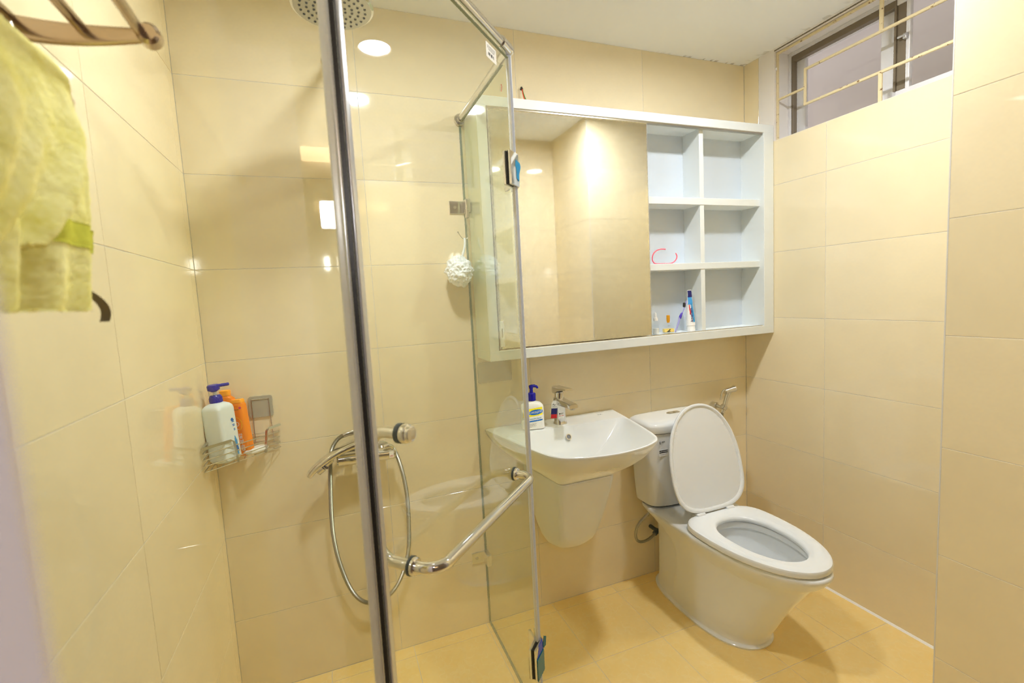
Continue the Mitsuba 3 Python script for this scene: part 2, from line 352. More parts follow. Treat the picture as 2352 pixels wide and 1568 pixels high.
add(s + '__gasket', [rbox(X0 + .003, X0 + .026, -.594, -.601, ZS + .045, 2.34, .001, 4), rbox(X0 + .010, X0 + .02, -.601, -.632, ZS + .045, 2.335, .002, 4)], 'm_winframe_dark')
add(s + '__pane', box(X0 + .0155, X0 + .0158, -.64, -1.05, ZS + .04, 2.325), 'm_pane')
add(s + '__latch', [rbox(X0 - .008, X0 + .008, -.628, -.642, 2.19, 2.21, .003), rbox(X0 - .012, X0 - .004, -.612, -.64, 2.198, 2.206, .003)], 'm_alu', 40)
tag(add('wall_outside', [box(W + .62, W + .7, .3, -1.6, 1.2, 3.2), box(W + .14, W + .7, -1.55, -1.65, 1.2, 3.2)], 'm_outside'), 'grey wall outside the window', kind='structure')
k = 'window_grille'
tag(k, 'cream painted steel window bars with rust, in front of the high window', 'window grille')
XG = W + .014
def gb(y0, y1, z0, z1, t=.0042): add(k + '__bar', rbox(XG - t, XG + t, y0, y1, z0, z1, .0015, 4), 'm_grille')
gb(-.166, -.176, ZS, 2.355); gb(-.17, -1.035, 2.344, 2.354)
gb(-.297, -1.035, 2.220, 2.230); gb(-.297, -1.035, 2.079, 2.089); gb(-.297, -.307, 2.080, 2.230)
gb(-.172, -.300, 2.147, 2.156); gb(-.590, -.603, 2.228, 2.350); gb(-.590, -.603, ZS, 2.082)
add(k + '__anchor', [cyl((XG, -.158, 2.285), (XG, -.172, 2.285), .008), sphere((XG - .003, -.158, 2.288), .009, 1)], 'm_plaster', 40)

# ------------------------------------------------------------------ mirror cabinet
k = 'mirror_cabinet'
tag(k, 'long white wall cabinet with a sliding mirror and six cubbies, above the basin', 'cabinet')
CX0, CX1, CYF, CYB, CZ0, CZ1 = .922, W - .002, -.163, -.006, 1.110, 2.045
add(k + '__top_board', rbox(CX0, CX1, CYF, CYB, 2.010, CZ1, .002, 6), 'm_cabinet')
add(k + '__bottom_board', rbox(CX0, CX1, CYF, CYB, CZ0, 1.147, .002, 6), 'm_cabinet')
add(k + '__side_board', rbox(CX0, CX0 + .037, CYF, CYB, 1.145, 2.012, .002, 6), 'm_cabinet')
add(k + '__side_board', rbox(2.262, CX1, CYF, CYB, 1.145, 2.012, .002, 6), 'm_cabinet')
add(k + '__back_board', box(CX0 + .03, 2.265, -.035, -.018, 1.14, 2.015), 'm_cabinet_back')
add(k + '__divider', rbox(1.60, 1.63, -.137, -.03, 1.145, 2.012, .001, 4), 'm_cabinet')
add(k + '__divider', rbox(1.920, 1.943, -.137, -.034, 1.145, 2.012, .0012, 4), 'm_cabinet')
add(k + '__shelf', rbox(1.625, 2.264, -.140, -.034, 1.692, 1.722, .0015, 4), 'm_cabinet')
add(k + '__shelf', rbox(1.625, 2.264, -.140, -.034, 1.418, 1.446, .0015, 4), 'm_cabinet')
add(k + '__mirror', box(.967, 1.640, -.150, -.154, 1.152, 2.008), 'm_mirror')
for bx in (box(.962, 2.258, -.143, -.1585, 1.1465, 1.150), box(.962, 2.258, -.143, -.159, 2.004, 2.0105)): add(k + '__track', bx, 'm_steel')
for bx in (box(.9645, .968, -.147, -.156, 1.150, 2.008), box(1.6385, 1.6405, -.1495, -.1545, 1.151, 2.008)): add(k + '__mirror_edge', bx, 'm_alu')
lp = add(k + '__latch', [rbox(.968, .984, -.1545, -.1575, 1.160, 1.255, .001, 4)], 'm_white'); add(lp + '__slot', box(.973, .979, -.1572, -.1580, 1.195, 1.228), 'm_greyplate')

# ------------------------------------------------------------------ shower enclosure
GX, GY = .907, -.527; GT = 2.0
ed = np.array([-1, -1, 0]) / 2 ** .5        # along the door from the hinge
no = np.array([1, -1, 0]) / 2 ** .5         # outward normal of the door
D0 = np.array([GX, GY, 0.0])
def dp(s, z, off=0.0): return D0 + ed * s + no * off + np.array([0, 0, z])
def quad(a, b, c, d): return trimesh.Trimesh(np.array([a, b, c, d]), [[0, 1, 2], [0, 2, 3]], process=False)
def dbox(s0, s1, o0, o1, z0, z1, r=.002, seg=6):
    m = rbox(s0, s1, o0, o1, z0, z1, r, seg); M = np.eye(4); M[:3, 0], M[:3, 1], M[:3, 2], M[:3, 3] = ed, no, [0, 0, 1], D0
    m.apply_transform(M)
    if m.volume < 0: m.invert()
    return m
k = 'glass_screen'
tag(k, 'fixed clear glass shower panel standing out from the back wall beside the basin', 'glass panel')
add(k + '__glass', quad((GX, -.001, .006), (GX, GY + .004, .006), (GX, GY + .004, GT), (GX, -.001, GT)), 'm_glass_side')
add(k + '__glass_edge', [box(GX - .004, GX + .004, -.001, GY, GT - .002, GT), box(GX - .004, GX + .004, -.002, GY, .002, .007), box(GX - .004, GX + .004, -.001, -.0045, .006, GT)], 'm_edge')
add(k + '__seal', rbox(GX - .0105, GX + .0055, GY - .006, GY + .003, .004, GT - .002, .003, 8), 'm_seal', 40)
def wall_clamp(z):
    c = add(k + '__wall_clamp', [rbox(GX - .010, GX + .010, -.002, -.05, z - .024, z + .024, .003, 6), rbox(GX - .062, GX + .005, -.001, -.006, z - .024, z + .024, .0025, 6)], 'm_chrome', 40)
    add(c + '__screw', cyl((GX - .04, -.005, z), (GX - .04, -.009, z), .006, 16, bev=.001), 'm_steel', 40)
wall_clamp(1.690); wall_clamp(.292)
k = 'glass_screen_001'
tag(k, 'fixed clear glass shower panel running from the left wall to the door post', 'glass panel')
PY = -1.0
add(k + '__glass', quad((.001, PY, .006), (.416, PY, .006), (.416, PY, GT), (.001, PY, GT)), 'm_glass')
add(k + '__top_edge', box(.001, .413, PY - .004, PY + .004, GT - .002, GT), 'm_edge')
add(k + '__bottom_edge', box(.001, .413, PY - .004, PY + .004, .002, .007), 'm_edge')
add(k + '__seal', rbox(.4125, .4235, PY - .005, PY + .005, .004, GT, .002, 8), 'm_seal_clear', 40)
add(k + '__seal_lip', rbox(.4225, .4290, PY - .0055, PY + .0055, .004, GT, .0025, 10), 'm_alu', 50)
add(k + '__magnet_gasket', rbox(.4285, .4365, PY - .004, PY + .004, .004, GT, .001, 6), 'm_black')
k = 'shower_door'
tag(k, 'clear glass shower door with a chrome towel bar handle, set at an angle', 'shower door')
S1 = .655
add(k + '__glass', quad(dp(.012, .012), dp(S1 - .01, .012), dp(S1 - .01, GT - .012), dp(.012, GT - .012)), 'm_glass')
add(k + '__glass_edge', [dbox(.012, S1 - .01, -.004, .004, .01, .014, .001, 4), dbox(.012, S1 - .01, -.004, .004, GT - .014, GT - .012, .0008, 4), ], 'm_edge')
add(k + '__hinge_edge', dbox(.010, .013, -.004, .004, .012, GT - .012, .001, 4), 'm_seal_clear')
add(k + '__edge_profile', [dbox(.6495, .664, -.0045, .0045, .01, GT - .012, .004, 14)], 'm_alu', 60)
ZH = .861; SA, SB = .586, .117
bar = add(k + '__towel_bar', tube(fillet_path([dp(SA, ZH, .002), dp(SA, ZH, .060), dp(SB, ZH, .060), dp(SB, ZH, .002)], .038, 12), .0108, 24), 'm_chrome', 60)
for s in (SA, SB):
    add(bar + '__collar', cyl(dp(s, ZH, .004), dp(s, ZH, .014), .0165, 28, bev=.0025), 'm_chrome', 40)
    add(bar + '__washer', cyl(dp(s, ZH, .0004), dp(s, ZH, .0045), .0178, 28), 'm_rubber', 40)
ZT = 1.110
pull = add(k + '__pull_handle', tube(fillet_path([dp(SA, ZH, -.003), dp(SA, ZH, -.070), dp(SA, ZT, -.070), dp(SA, ZT, -.003)], .036, 12), .0108, 24), 'm_chrome', 60)
add(k + '__cap', lathe([(.0165, .004), (.0175, .008), (.0175, .014), (.0165, .017), (.0145, .018), (.0140, .024), (.012, .0255)], 28).apply_transform(np.array([[ed[0], 0, no[0], dp(SA, ZT)[0]], [ed[1], 0, no[1], dp(SA, ZT)[1]], [0, 1, 0, ZT], [0, 0, 0, 1.0]])), 'm_chrome', 40)
add(k + '__washer', cyl(dp(SA, ZT, -.004), dp(SA, ZT, .0045), .0182, 28), 'm_rubber', 40)
def hinge(z, hh, wrapped):
    h = add(k + '__hinge', [dbox(-.004, .052, .005, .012, z - hh, z + hh, .0015, 6), dbox(.004, .052, -.012, -.005, z - hh, z + hh, .0015, 6)], 'm_chrome', 40)
    add(h + '__leaf', [rbox(GX - .013, GX - .005, GY + .004, GY + .052, z - hh, z + hh, .0015, 6), rbox(GX + .005, GX + .012, GY + .004, GY + .052, z - hh, z + hh, .0015, 6)], 'm_chrome', 40)
    add(h + '__gasket', [dbox(.004, .050, .0005, .0055, z - hh + .001, z + hh - .001, .001, 4), dbox(.004, .05, -.0055, -.0005, z - hh + .001, z + hh - .001, .001, 4)], 'm_black')
    if wrapped:
        add(h + '__film', dbox(-.0035, .051, .0118, .0150, z - hh - .002, z + hh - .03, .001, 4), 'm_film_dark')
        pl = extr(Polygon([(-.028, -.03), (.012, -.03), (.026, .0), (.01, .03), (-.02, .035)]), .002)
        add(h + '__film', place(pl, dp(.02, z + .018, .0125), ed, (0, 0, 1)), 'm_film_navy')
        add(h + '__film', place(extr(Polygon([(0, 0), (.01, .004), (.014, .03), (.004, .036), (-.004, .012)]), .002), dp(-.004, z + .02, .013), -ed + .3 * no, (0, 0, 1)), 'm_film_dark')
    else:
        f = extr(Polygon([(-.012, .020), (.010, .014), (.014, .004), (.004, -.018), (.003, -.036), (-.010, -.030), (-.010, -.004), (-.016, .002)]), .0016)
        add(h + '__film', place(f, dp(.006, z + .006, .0125), -ed + no * .12, (0, 0, 1)), 'm_film')
hinge(1.690, .045, False); hinge(.245, .048, True)
st = add(k + '__sticker', place(extr(rrect(.058, .036, .001), .0004), dp(.115, 1.955, .0008), -ed, (0, 0, 1)), 'm_white')
for i, (w, y) in enumerate(((.044, .011), (.044, .007), (.034, .003))):
    add(st + '__print', place(extr(rrect(w, .0012, .0003), .0003), dp(.115, 1.955 + y, .0013), -ed, (0, 0, 1)), 'm_grey_print')
add(st + '__print', [place(extr(rrect(w, .007, .0004), .0003), dp(.115 - x, 1.955 - .007, .0013), -ed, (0, 0, 1)) for x, w in ((-.016, .003), (-.010, .005), (-.002, .002), (.003, .006), (.012, .003))], 'm_dark_print')
k = 'shower_rail'
tag(k, 'chrome support rail along the top of the shower glass', 'rail')
ZR = GT + .0122
add(k + '__tube', tube([(GX, -.004, ZR), (GX, GY + .06, ZR)], .0115, 18), 'm_chrome', 40)
add(k + '__tube', tube([dp(.05, ZR), dp(S1 + .01, ZR)], .0115, 18), 'm_chrome', 40)
add(k + '__tube', tube([(.40, PY, ZR), (.004, PY, ZR)], .0115, 18), 'm_chrome', 40)
add(k + '__flange', [cyl((GX, -.001, ZR), (GX, -.012, ZR), .022, 24, bev=.002), cyl((GX, -.012, ZR), (GX, -.03, ZR), .015, 20)], 'm_chrome', 40)
add(k + '__flange', [cyl((.001, PY, ZR), (.012, PY, ZR), .022, 24, bev=.002)], 'm_chrome', 40)
add(k + '__joint', [cyl((GX, GY + .055, ZR), (GX, GY + .004, ZR), .0152, 20, bev=.002), cyl(dp(.055, ZR), dp(.004, ZR), .0152, 20, bev=.002), sphere((GX, GY + .002, ZR), .016)], 'm_chrome', 40)
add(k + '__joint', [sphere((.427, PY, ZR), .016), cyl((.427, PY, ZR), (.39, PY, ZR), .0145, 20)], 'm_chrome', 40)

# ------------------------------------------------------------------ rain shower head and arm
k = 'rain_shower'
tag(k, 'round grey rain shower head with dark nozzles on a wall arm', 'shower head')
SC = np.array([.463, -.462, 2.085])
head = lathe([(.094, 0), (.099, .003), (.100, .010), (.096, .016), (.05, .021), (.018, .027), (.016, .045)], 64); head.apply_translation(SC)
add(k + '__body', head, 'm_chrome', 30)
fc = lathe([(.0925, -.0012), (.094, .0006), (.09, .0012)], 64); fc.apply_translation(SC); add(k + '__face', fc, 'm_showerface', 30)
nz = []
for r, n in ((.014, 6), (.030, 12), (.046, 18), (.062, 22), (.078, 26)):
    for i in range(n):
        a = 2 * math.pi * i / n + r * 40
        m = trimesh.creation.icosphere(1, .0034); m.apply_scale((1, 1, .9)); m.apply_translation(SC + [r * math.cos(a), r * math.sin(a), -.0015]); nz.append(m)
for m in nz: add(k + '__nozzle', m, 'm_nozzle', True)
add(k + '__arm', tube(fillet_path([SC + [0, 0, .04], SC + [0, 0, .085], (SC[0], -.01, 2.17)], .035, 8), .0105, 16), 'm_chrome', 40)
add(k + '__flange', cyl((SC[0], -.001, 2.17), (SC[0], -.012, 2.17), .028, 28, bev=.003), 'm_chrome', 40)

# ------------------------------------------------------------------ shower mixer, hose
k = 'shower_mixer'
tag(k, 'chrome shower mixer with a curved lever on the shower wall', 'shower mixer')
add(k + '__body', [cyl((.372, -.062, .808), (.572, -.062, .803), .0225, 32, bev=.005)], 'm_chrome', 40)
for x in (.415, .53): add(k + '__flange', [cyl((x, -.001, .808), (x, -.012, .808), .029, 28, bev=.003), cyl((x, -.01, .808), (x, -.055, .806), .013, 18)], 'm_chrome', 40)
lv = [];
cp = smooth_path([(.475, -.085, .866), (.42, -.090, .858), (.37, -.094, .842), (.33, -.097, .822), (.298, -.098, .798), (.282, -.096, .780)], 28)
tt, AA, BB = frames(cp)
for i in range(len(cp)):
    s = i / (len(cp) - 1); w = .019 + .004 * math.sin(math.pi * s); h = .0130 - .0035 * s
    if s > .97: w *= .85; h *= .8
    lv.append(cp[i] + sellipse(w, h, 3, 20) @ np.stack([AA[i], BB[i]]))
add(k + '__lever', loft(lv), 'm_chrome', 40)
add(k + '__knob', [cyl((.358, -.086, .824), (.325, -.088, .800), .0115, 20, bev=.002), cyl((.328, -.088, .802), (.306, -.089, .786), .015, 20, bev=.003)], 'm_chrome', 40)
add(k + '__knob', [cyl((.335, -.089, .807), (.331, -.089, .804), .0156, 20)], 'm_black', 40)
add(k + '__sticker', place(extr(rrect(.016, .022, .001), .0005), (.556, -.0855, .805), (1, 0, 0), (0, 0, 1)), 'm_white')
add(k + '__sticker', [place(extr(rrect(.012, h, .0003), .0003), (.556, -.0861, .805 + z), (1, 0, 0), (0, 0, 1)) for z, h in ((-.004, .0012), (-.008, .0012))], 'm_red')
k = 'shower_hose'
tag(k, 'ribbed metal shower hose looping below the mixer', 'hose')
hp = smooth_path([(.448, -.05, .894), (.415, -.055, .894), (.385, -.06, .884), (.362, -.064, .855), (.350, -.064, .80), (.343, -.06, .70), (.338, -.055, .58), (.346, -.05, .46), (.362, -.046, .38), (.39, -.045, .30), (.43, -.044, .254), (.48, -.044, .247), (.53, -.044, .275), (.566, -.044, .33), (.590, -.046, .40), (.601, -.05, .50), (.603, -.055, .60), (.597, -.06, .69), (.582, -.066, .77), (.567, -.070, .815), (.550, -.076, .834), (.535, -.077, .832)], 1900)
rr = .0070 + .0007 * np.sin(np.arange(1900) * 2 * math.pi / 4.0)
add(k + '__tube', tube(hp, rr, 10), 'm_hose', False)
add(k + '__fitting', [tube(hp[:66], .0088, 16), cyl(hp[0], hp[0] + [.028, .0, 0], .0095, 16)], 'm_chrome', 40)
add(k + '__fitting', [tube(hp[-42:], .0088, 16)], 'm_chrome', 40)
add(k + '__holder', [cyl((.476, -.001, .894), (.476, -.05, .894), .012, 18), cyl((.462, -.05, .894), (.492, -.05, .894), .016, 20, bev=.003)], 'm_chrome', 40)

# ------------------------------------------------------------------ corner caddy and bottles
k = 'corner_caddy'
tag(k, 'wire corner shelf holding the shampoo bottles in the shower', 'caddy')
CZ = .872
tri = [(.006, -.006), (.006, -.185), (.012, -.189), (.20, -.018), (.202, -.010), (.198, -.006)]
def wire(pts, r=.0016, n=8): return tube(np.asarray(pts, float), r, n)
def tri_loop(z, inset=0): return [(x, y, z) for x, y in tri] + [(tri[0][0], tri[0][1], z)]
for z in (CZ, CZ + .018, CZ + .036, CZ + .054):
    add(k + '__wire', wire(fillet_path([(.006, -.012, z), (.006, -.187, z), (.203, -.008, z), (.03, -.006, z)], .004, 4), .0016), 'm_steel', 40)
for i in range(7):
    a = .02 + i * .026
    add(k + '__wire', wire([(a, -.008, CZ), (a, -.185 + (a - .006) * .90, CZ)]), 'm_steel', 40)
def strip(pts, wd, th, up=(0, 0, 1)):
    p = np.asarray(pts, float); t = np.gradient(p, axis=0); t /= np.linalg.norm(t, axis=1, keepdims=True)
    dgn = np.array([-.197, -.178, 0.0]); nrm = np.array([-.67, -.74, 0])  # outward of the diagonal front
    R = []
    for q, tv in zip(p, t):
        b = np.cross(nrm, tv); b /= np.linalg.norm(b)
        R.append([q + nrm * th / 2 + b * wd / 2, q + nrm * th / 2 - b * wd / 2, q - nrm * th / 2 - b * wd / 2, q - nrm * th / 2 + b * wd / 2])
    return loft(np.array(R))
def dg(s, z): return np.array([.008 + .194 * s, -.188 + .176 * s, z])
add(k + '__band', [strip(fillet_path([dg(0, CZ + .072), dg(.37, CZ + .072), dg(.40, CZ - .002)], .010, 6), .009, .0018), tube([(.008, -.188, CZ + .072), (.006, -.15, CZ + .072), (.006, -.02, CZ + .072)], .0035, 8)], 'm_steel', 40)
add(k + '__band', [strip(fillet_path([dg(1, CZ + .078), dg(.80, CZ + .074), dg(.76, CZ - .002)], .010, 6), .009, .0018)], 'm_steel', 40)
for px, pz in ((.148, 1.018), (.060, 1.018)):
    kk = add(k + '__suction_plate', place(extr(rrect(.072, .072, .008), .006), (px, -.0008, pz), (1, 0, 0), (0, 0, 1)), 'm_greyplate')
    q = .026
    add(kk + '__hook', [wire([(px - q, -.009, pz + q), (px + q, -.009, pz + q), (px + q, -.009, pz - q)], .0015), wire([(px - q, -.009, pz + q), (px - q, -.009, pz - .12)], .0015), wire([(px + q, -.009, pz - q), (px + q + .004, -.009, CZ + .02)], .0015)], 'm_steel', 40)

def conform(mesh, hw, dpth, e, off):
    v = np.array(mesh.vertices); u = np.clip(np.abs(v[:, 0]) / hw, 0, .999)
    v[:, 2] = v[:, 2] + dpth * (1 - u ** e) ** (1 / e) + off; mesh.vertices = v; return mesh
def plate(poly, h, hw, dpth, e, off=0.0002, n=10):
    """thin printed shape wrapped on a bottle's front; split into columns so that it bends"""
    x0, _, x1, _ = poly.bounds; parts = []
    for i in range(n):
        a, b = x0 + (x1 - x0) * i / n, x0 + (x1 - x0) * (i + 1) / n
        g = poly.intersection(Polygon([(a, -9), (b, -9), (b, 9), (a, 9)]))
        for q in getattr(g, 'geoms', [g]):
            if q.area > 1e-10: parts.append(trimesh.creation.extrude_polygon(q, h, engine='earcut'))
    return conform(trimesh.util.concatenate(parts), hw, dpth, e, off)
def up_frame(o, ang, lean=(0, 0)):
    """bottle frame: local x right, y up, z towards the viewer; ang turns the front, lean tilts its top."""
    zf = np.array([math.sin(ang), -math.cos(ang), 0.0]); xr = np.array([math.cos(ang), math.sin(ang), 0.0]); up = np.array([0, 0, 1.0])
    up = up + xr * lean[0] + zf * lean[1]; up /= np.linalg.norm(up); zf = zf - up * (zf @ up); zf /= np.linalg.norm(zf); xr = np.cross(up, zf)
    M = np.eye(4); M[:3, 0], M[:3, 1], M[:3, 2], M[:3, 3] = xr, up, zf, o; return M
def bottle_loft(prof, e=4, n=40):
    """prof: (height, half width, half depth, exponent)"""
    return loft([np.column_stack([s[:, 0], np.full(n, h), s[:, 1]]) for h, s in ((h, sellipse(a, b, ee, n)) for h, a, b, ee in prof)])
def put(key, m, M, matl, smooth=False):
    m = m.copy(); m.apply_transform(M); return add(key, m, matl, smooth)
def lcyl(prof, c=(0, 0), n=24):
    """lathe about local y"""
    m = lathe(prof, n); v = np.array(m.vertices); m.vertices = np.column_stack([v[:, 0] + c[0], v[:, 2], v[:, 1] + c[1]]); m.invert(); return m

k = 'shampoo_bottle'
tag(k, 'tall white pump bottle with a dark blue pump standing in the corner caddy', 'bottle')
M = up_frame((.049, -.097, CZ + .003), math.radians(60), (-.02, -.05))
hw, hd = .0345, .0335
put(k + '__body', bottle_loft([(0, hw - .006, hd - .006, 4), (.003, hw - .002, hd - .002, 4), (.010, hw, hd, 7), (.165, hw, hd, 7), (.174, hw - .0015, hd - .0015, 6), (.181, hw - .006, hd - .006, 4.5), (.187, .020, .019, 2.5), (.190, .016, .015, 2)]), M, 'm_shampoo', 40)
put(k + '__collar', lcyl([(.014, .188), (.0185, .189), (.0185, .203), (.0165, .208), (.014, .212), (.007, .213)]), M, 'm_blue_plastic', 30)
put(k + '__stem', lcyl([(.006, .211), (.006, .226)]), M, 'm_white', 30)
pk = put(k + '__pump', trimesh.util.concatenate([lcyl([(.008, .224), (.017, .230), (.0175, .242), (.015, .246), (.004, .247)]), rbox(-.004, .043, .2365, .2455, -.0075, .0075, .003, 8)]), up_frame(M[:3, 3], math.radians(10), (-.055, .02)), 'm_blue_plastic', 40)
put(k + '__logo', plate(affinity.rotate(Point(0.012, .128).buffer(.0055), 20), .0003, hw, hd, 4.5), M, 'm_blue_print')
put(k + '__label', trimesh.util.concatenate([plate(affinity.translate(rrect(w, .0026, .0004), .024 - .002 + (.02 - w / 2) * -.2, y), .0003, hw, hd, 4.5) for w, y in ((.020, .1255), (.020, .121), (.022, .112), (.018, .108), (.014, .098), (.014, .094))]), M, 'm_blue_print')
put(k + '__label', plate(Polygon([(.008, .02), (.038, .006), (.039, .03), (.030, .05), (.020, .058), (.012, .075), (.008, .05)]).buffer(.001), .0003, hw, hd, 4.5), M, 'm_sky_print')
put(k + '__label', plate(Polygon([(.010, .030), (.026, .02), (.024, .032), (.016, .046), (.011, .048)]), .0003, hw, hd, 4.5, off=.0004), M, 'm_blue_print')

k = 'orange_tube'
tag(k, 'orange packet bottle with white lettering, between the white bottle and the soap', 'bottle')
M = up_frame((.100, -.057, CZ + .003), math.radians(-32), (-.09, 0))
hw, hd = .026, .014
put(k + '__body', bottle_loft([(0, hw - .003, hd - .003, 4), (.004, hw, hd, 4), (.165, hw, hd, 4), (.172, hw - .003, hd - .003, 4)]), M, 'm_orange', 40)
put(k + '__cap', bottle_loft([(.1725, hw - .003, hd - .002, 4), (.180, hw - .003, hd - .002, 4), (.184, hw - .005, hd - .004, 4)]), M, 'm_orange_pale', 40)
put(k + '__emblem', plate(Point(-.008, .105).buffer(.024, 24).difference(Point(-.008, .105).buffer(.0232, 24)), .0003, hw, hd, 4), M, 'm_yellow_print')
put(k + '__emblem', plate(unary_union([Point(-.002, .105).buffer(.0075).difference(Point(-.002, .105).buffer(.0052)), affinity.translate(rrect(.004, .018, .001), -.014, .105), affinity.translate(rrect(.0105, .0016, .0003), -.002, .088)]), .0003, hw, hd, 4), M, 'm_white')
put(k + '__emblem', plate(Point(.018, .157).buffer(.004), .0003, hw, hd, 4), M, 'm_magenta')
put(k + '__emblem', trimesh.util.concatenate([plate(affinity.translate(rrect(w, .0016, .0003), x, y), .0003, hw, hd, 4) for w, x, y in ((.026, 0, .152), (.012, -.008, .120))]), M, 'm_brown_print')
# three white hangul syllables, drawn with strokes
def st(pts, w=.0011): return LineString(pts).buffer(w, cap_style=2)
def hangul():
    g = []
    A = [Point(-.0035, .004).buffer(.0034).difference(Point(-.0035, .004).buffer(.0016)), st([(.003, .008), (.003, .0)]), st([(.003, .004), (.006, .004)]), st([(-.005, -.002), (.003, -.002), (.003, -.0045), (-.005, -.0045), (-.005, -.008), (.004, -.008)])]
    B = [st([(-.005, .008), (-.005, .001), (.005, .001), (.005, .008)]), st([(-.005, .0045), (.005, .0045)]), st([(-.007, -.002), (.007, -.002)]), st([(0, -.002), (0, -.008)])]
    C = [st([(-.005, .008), (.0015, .008), (.0015, .005), (-.005, .005), (-.005, .001), (.002, .001)]), st([(.0055, .009), (.0055, .0)]), st([(-.003, -.002), (.0055, -.002), (.0055, -.008), (-.003, -.008), (-.003, -.002)])]
    for s, y in ((A, .066), (B, .046), (C, .026)): g.append(affinity.translate(unary_union(s), .004, y))
    return unary_union(g)
put(k + '__lettering', plate(hangul(), .0003, hw, hd, 4, n=8), M, 'm_white')
k = 'orange_tube_001'
tag(k, 'second orange bottle, only its cap showing behind the white pump bottle', 'bottle')
M = up_frame((.056, -.030, CZ + .003), math.radians(-20), (-.02, 0))
put(k + '__body', bottle_loft([(0, .023, .013, 4), (.004, .026, .015, 4), (.185, .026, .015, 4), (.195, .015, .012, 3)]), M, 'm_orange', 40)
put(k + '__cap', bottle_loft([(.196, .015, .011, 4), (.212, .015, .011, 4), (.214, .013, .009, 4)]), M, 'm_orange_pale', 40)
sp = bottle_loft([(0, .010, .006, 3), (.003, .017, .010, 3), (.010, .020, .012, 3), (.017, .017, .010, 3), (.020, .010, .006, 3)], n=32)
sp2 = sp.copy(); v = np.array(sp2.vertices); v[:, 0] *= 2.0; v[:, 2] *= 1.7; sp2.vertices = v
M = up_frame((.128, -.052, CZ + .003), math.radians(42), (0, 0))
tag(put('soap_bar', sp2, M, 'm_soap', True), 'white bar of soap lying in the corner caddy beside the orange bottle', 'soap')

# ------------------------------------------------------------------ bath puff on a hook
k = 'wire_hook'
tag(k, 'thin metal hook hanging from the upper glass clamp', 'hook')
HX, HY = .905, -.066
add(k + '__clip', rbox(GX - .018, GX - .0045, HY - .012, HY + .008, 1.640, 1.672, .003, 6), 'm_steel', 40)
add(k + '__wire', tube(smooth_path([(.896, HY, 1.655), (.896, HY, 1.60), (.895, HY, 1.575), (.890, HY, 1.566), (.880, HY, 1.564), (.872, HY, 1.567), (.862, HY, 1.580), (.857, HY, 1.588)], 50), .0014, 8), 'm_steel', 40)
add(k + '__tip', sphere((.857, HY, 1.589), .003, 1), 'm_steel', True)
k = 'bath_puff'
tag(k, 'pale blue white mesh bath puff hanging from the wire hook in the shower', 'bath puff')
ps = trimesh.creation.icosphere(5, 1.0); v = np.array(ps.vertices)
n1 = meshkit.fbm(v * 3.2 + 5, 3, 3); n2 = meshkit.noise(v * 8 + 40, 9)
ridge = 1 - np.abs(2 * meshkit.noise(v * 5 + 11, 4) - 1)
v = v * (0.66 + .40 * n1 + .14 * ridge + .05 * n2)[:, None] * np.array([.0500, .052, .055]) + np.array([.852, HY, 1.446])
ps.vertices = v; add(k + '__mesh_ball', ps, 'm_puff', True)
add(k + '__cord', tube(smooth_path([(.880, HY, 1.567), (.8785, HY - .004, 1.54), (.868, HY - .004, 1.505), (.860, HY, 1.47)], 24), .0042, 8), 'm_puff', 40)

tag(add('wall_plate', place(extr(rrect(.142, .082, .006), .006), (.990, -.0006, 1.047), (1, 0, 0), (0, 0, 1)), 'm_greyplate'), 'grey rectangular plate on the tiles just below the left end of the cabinet', 'plate')

# ------------------------------------------------------------------ basin
k = 'wash_basin'
tag(k, 'white ceramic wall basin with a half pedestal below the mirror cabinet', 'wash basin')
BX, BZ = 1.232, .82
half = np.array([(0, .300), (-.10, .283), (-.20, .264), (-.30, .243), (-.37, .226), (-.415, .210), (-.443, .190), (-.463, .160), (-.482, .110), (-.493, .055), (-.497, 0.0)])
_r = smooth_path(half[:, ::-1], 90)
BOUT = Polygon(np.vstack([_r, (_r[::-1] * [-1, 1])[1:]])).buffer(0)
NB = 240
def by_angle(poly, c, n=NB):
    xy = np.array(poly.exterior.coords)[:-1]; xy = resample(xy, 4000); d = xy - c; a = np.arctan2(d[:, 1], d[:, 0]); o = np.argsort(a)
    r = np.hypot(d[:, 0], d[:, 1])[o]; a = a[o]; g = np.linspace(-np.pi, np.pi, n + 1)[:-1]
    # denser samples near the two back corners
    q = np.interp(g, np.r_[a[-1] - 2 * np.pi, a, a[0] + 2 * np.pi], np.r_[r[-1], r, r[0]])
    return np.column_stack([c[0] + q * np.cos(g), c[1] + q * np.sin(g)])
BC = np.array([0.0, -.26])
def b_ring(z, sx, yb, yf, inset=0.0):
    p = BOUT if not inset else BOUT.buffer(-inset)
    o = by_angle(p, BC); lo = BOUT.bounds[1]
    o = np.column_stack([BX + o[:, 0] * sx, yb + (yf - yb) * (o[:, 1] / lo)]); return ring3(o, z)
YB_, YFR = -.003, -.512
SY = YFR / BOUT.bounds[1]
def b_in(z, inset, yb, rad=.03, sq=1.0, cy=None):
    p = BOUT.buffer(-inset).intersection(Polygon([(-1, yb), (1, yb), (1, -1), (-1, -1)])).buffer(-rad).buffer(rad)
    o = by_angle(p, BC) ; o = BC + (o - BC) * sq
    return ring3(np.column_stack([BX + o[:, 0], YB_ + o[:, 1] * SY]), z)
PEDP = Polygon([(-.152, -.003), (.152, -.003), (.114, -.298), (-.114, -.298)]).buffer(-.022).buffer(.022)
PED_T = by_angle(PEDP, np.array([0, -.15])); PED_T = by_angle(Polygon(PED_T).buffer(.003), np.array([0.0, -.15])); RIM = by_angle(BOUT, BC); RIM[:, 1] *= SY
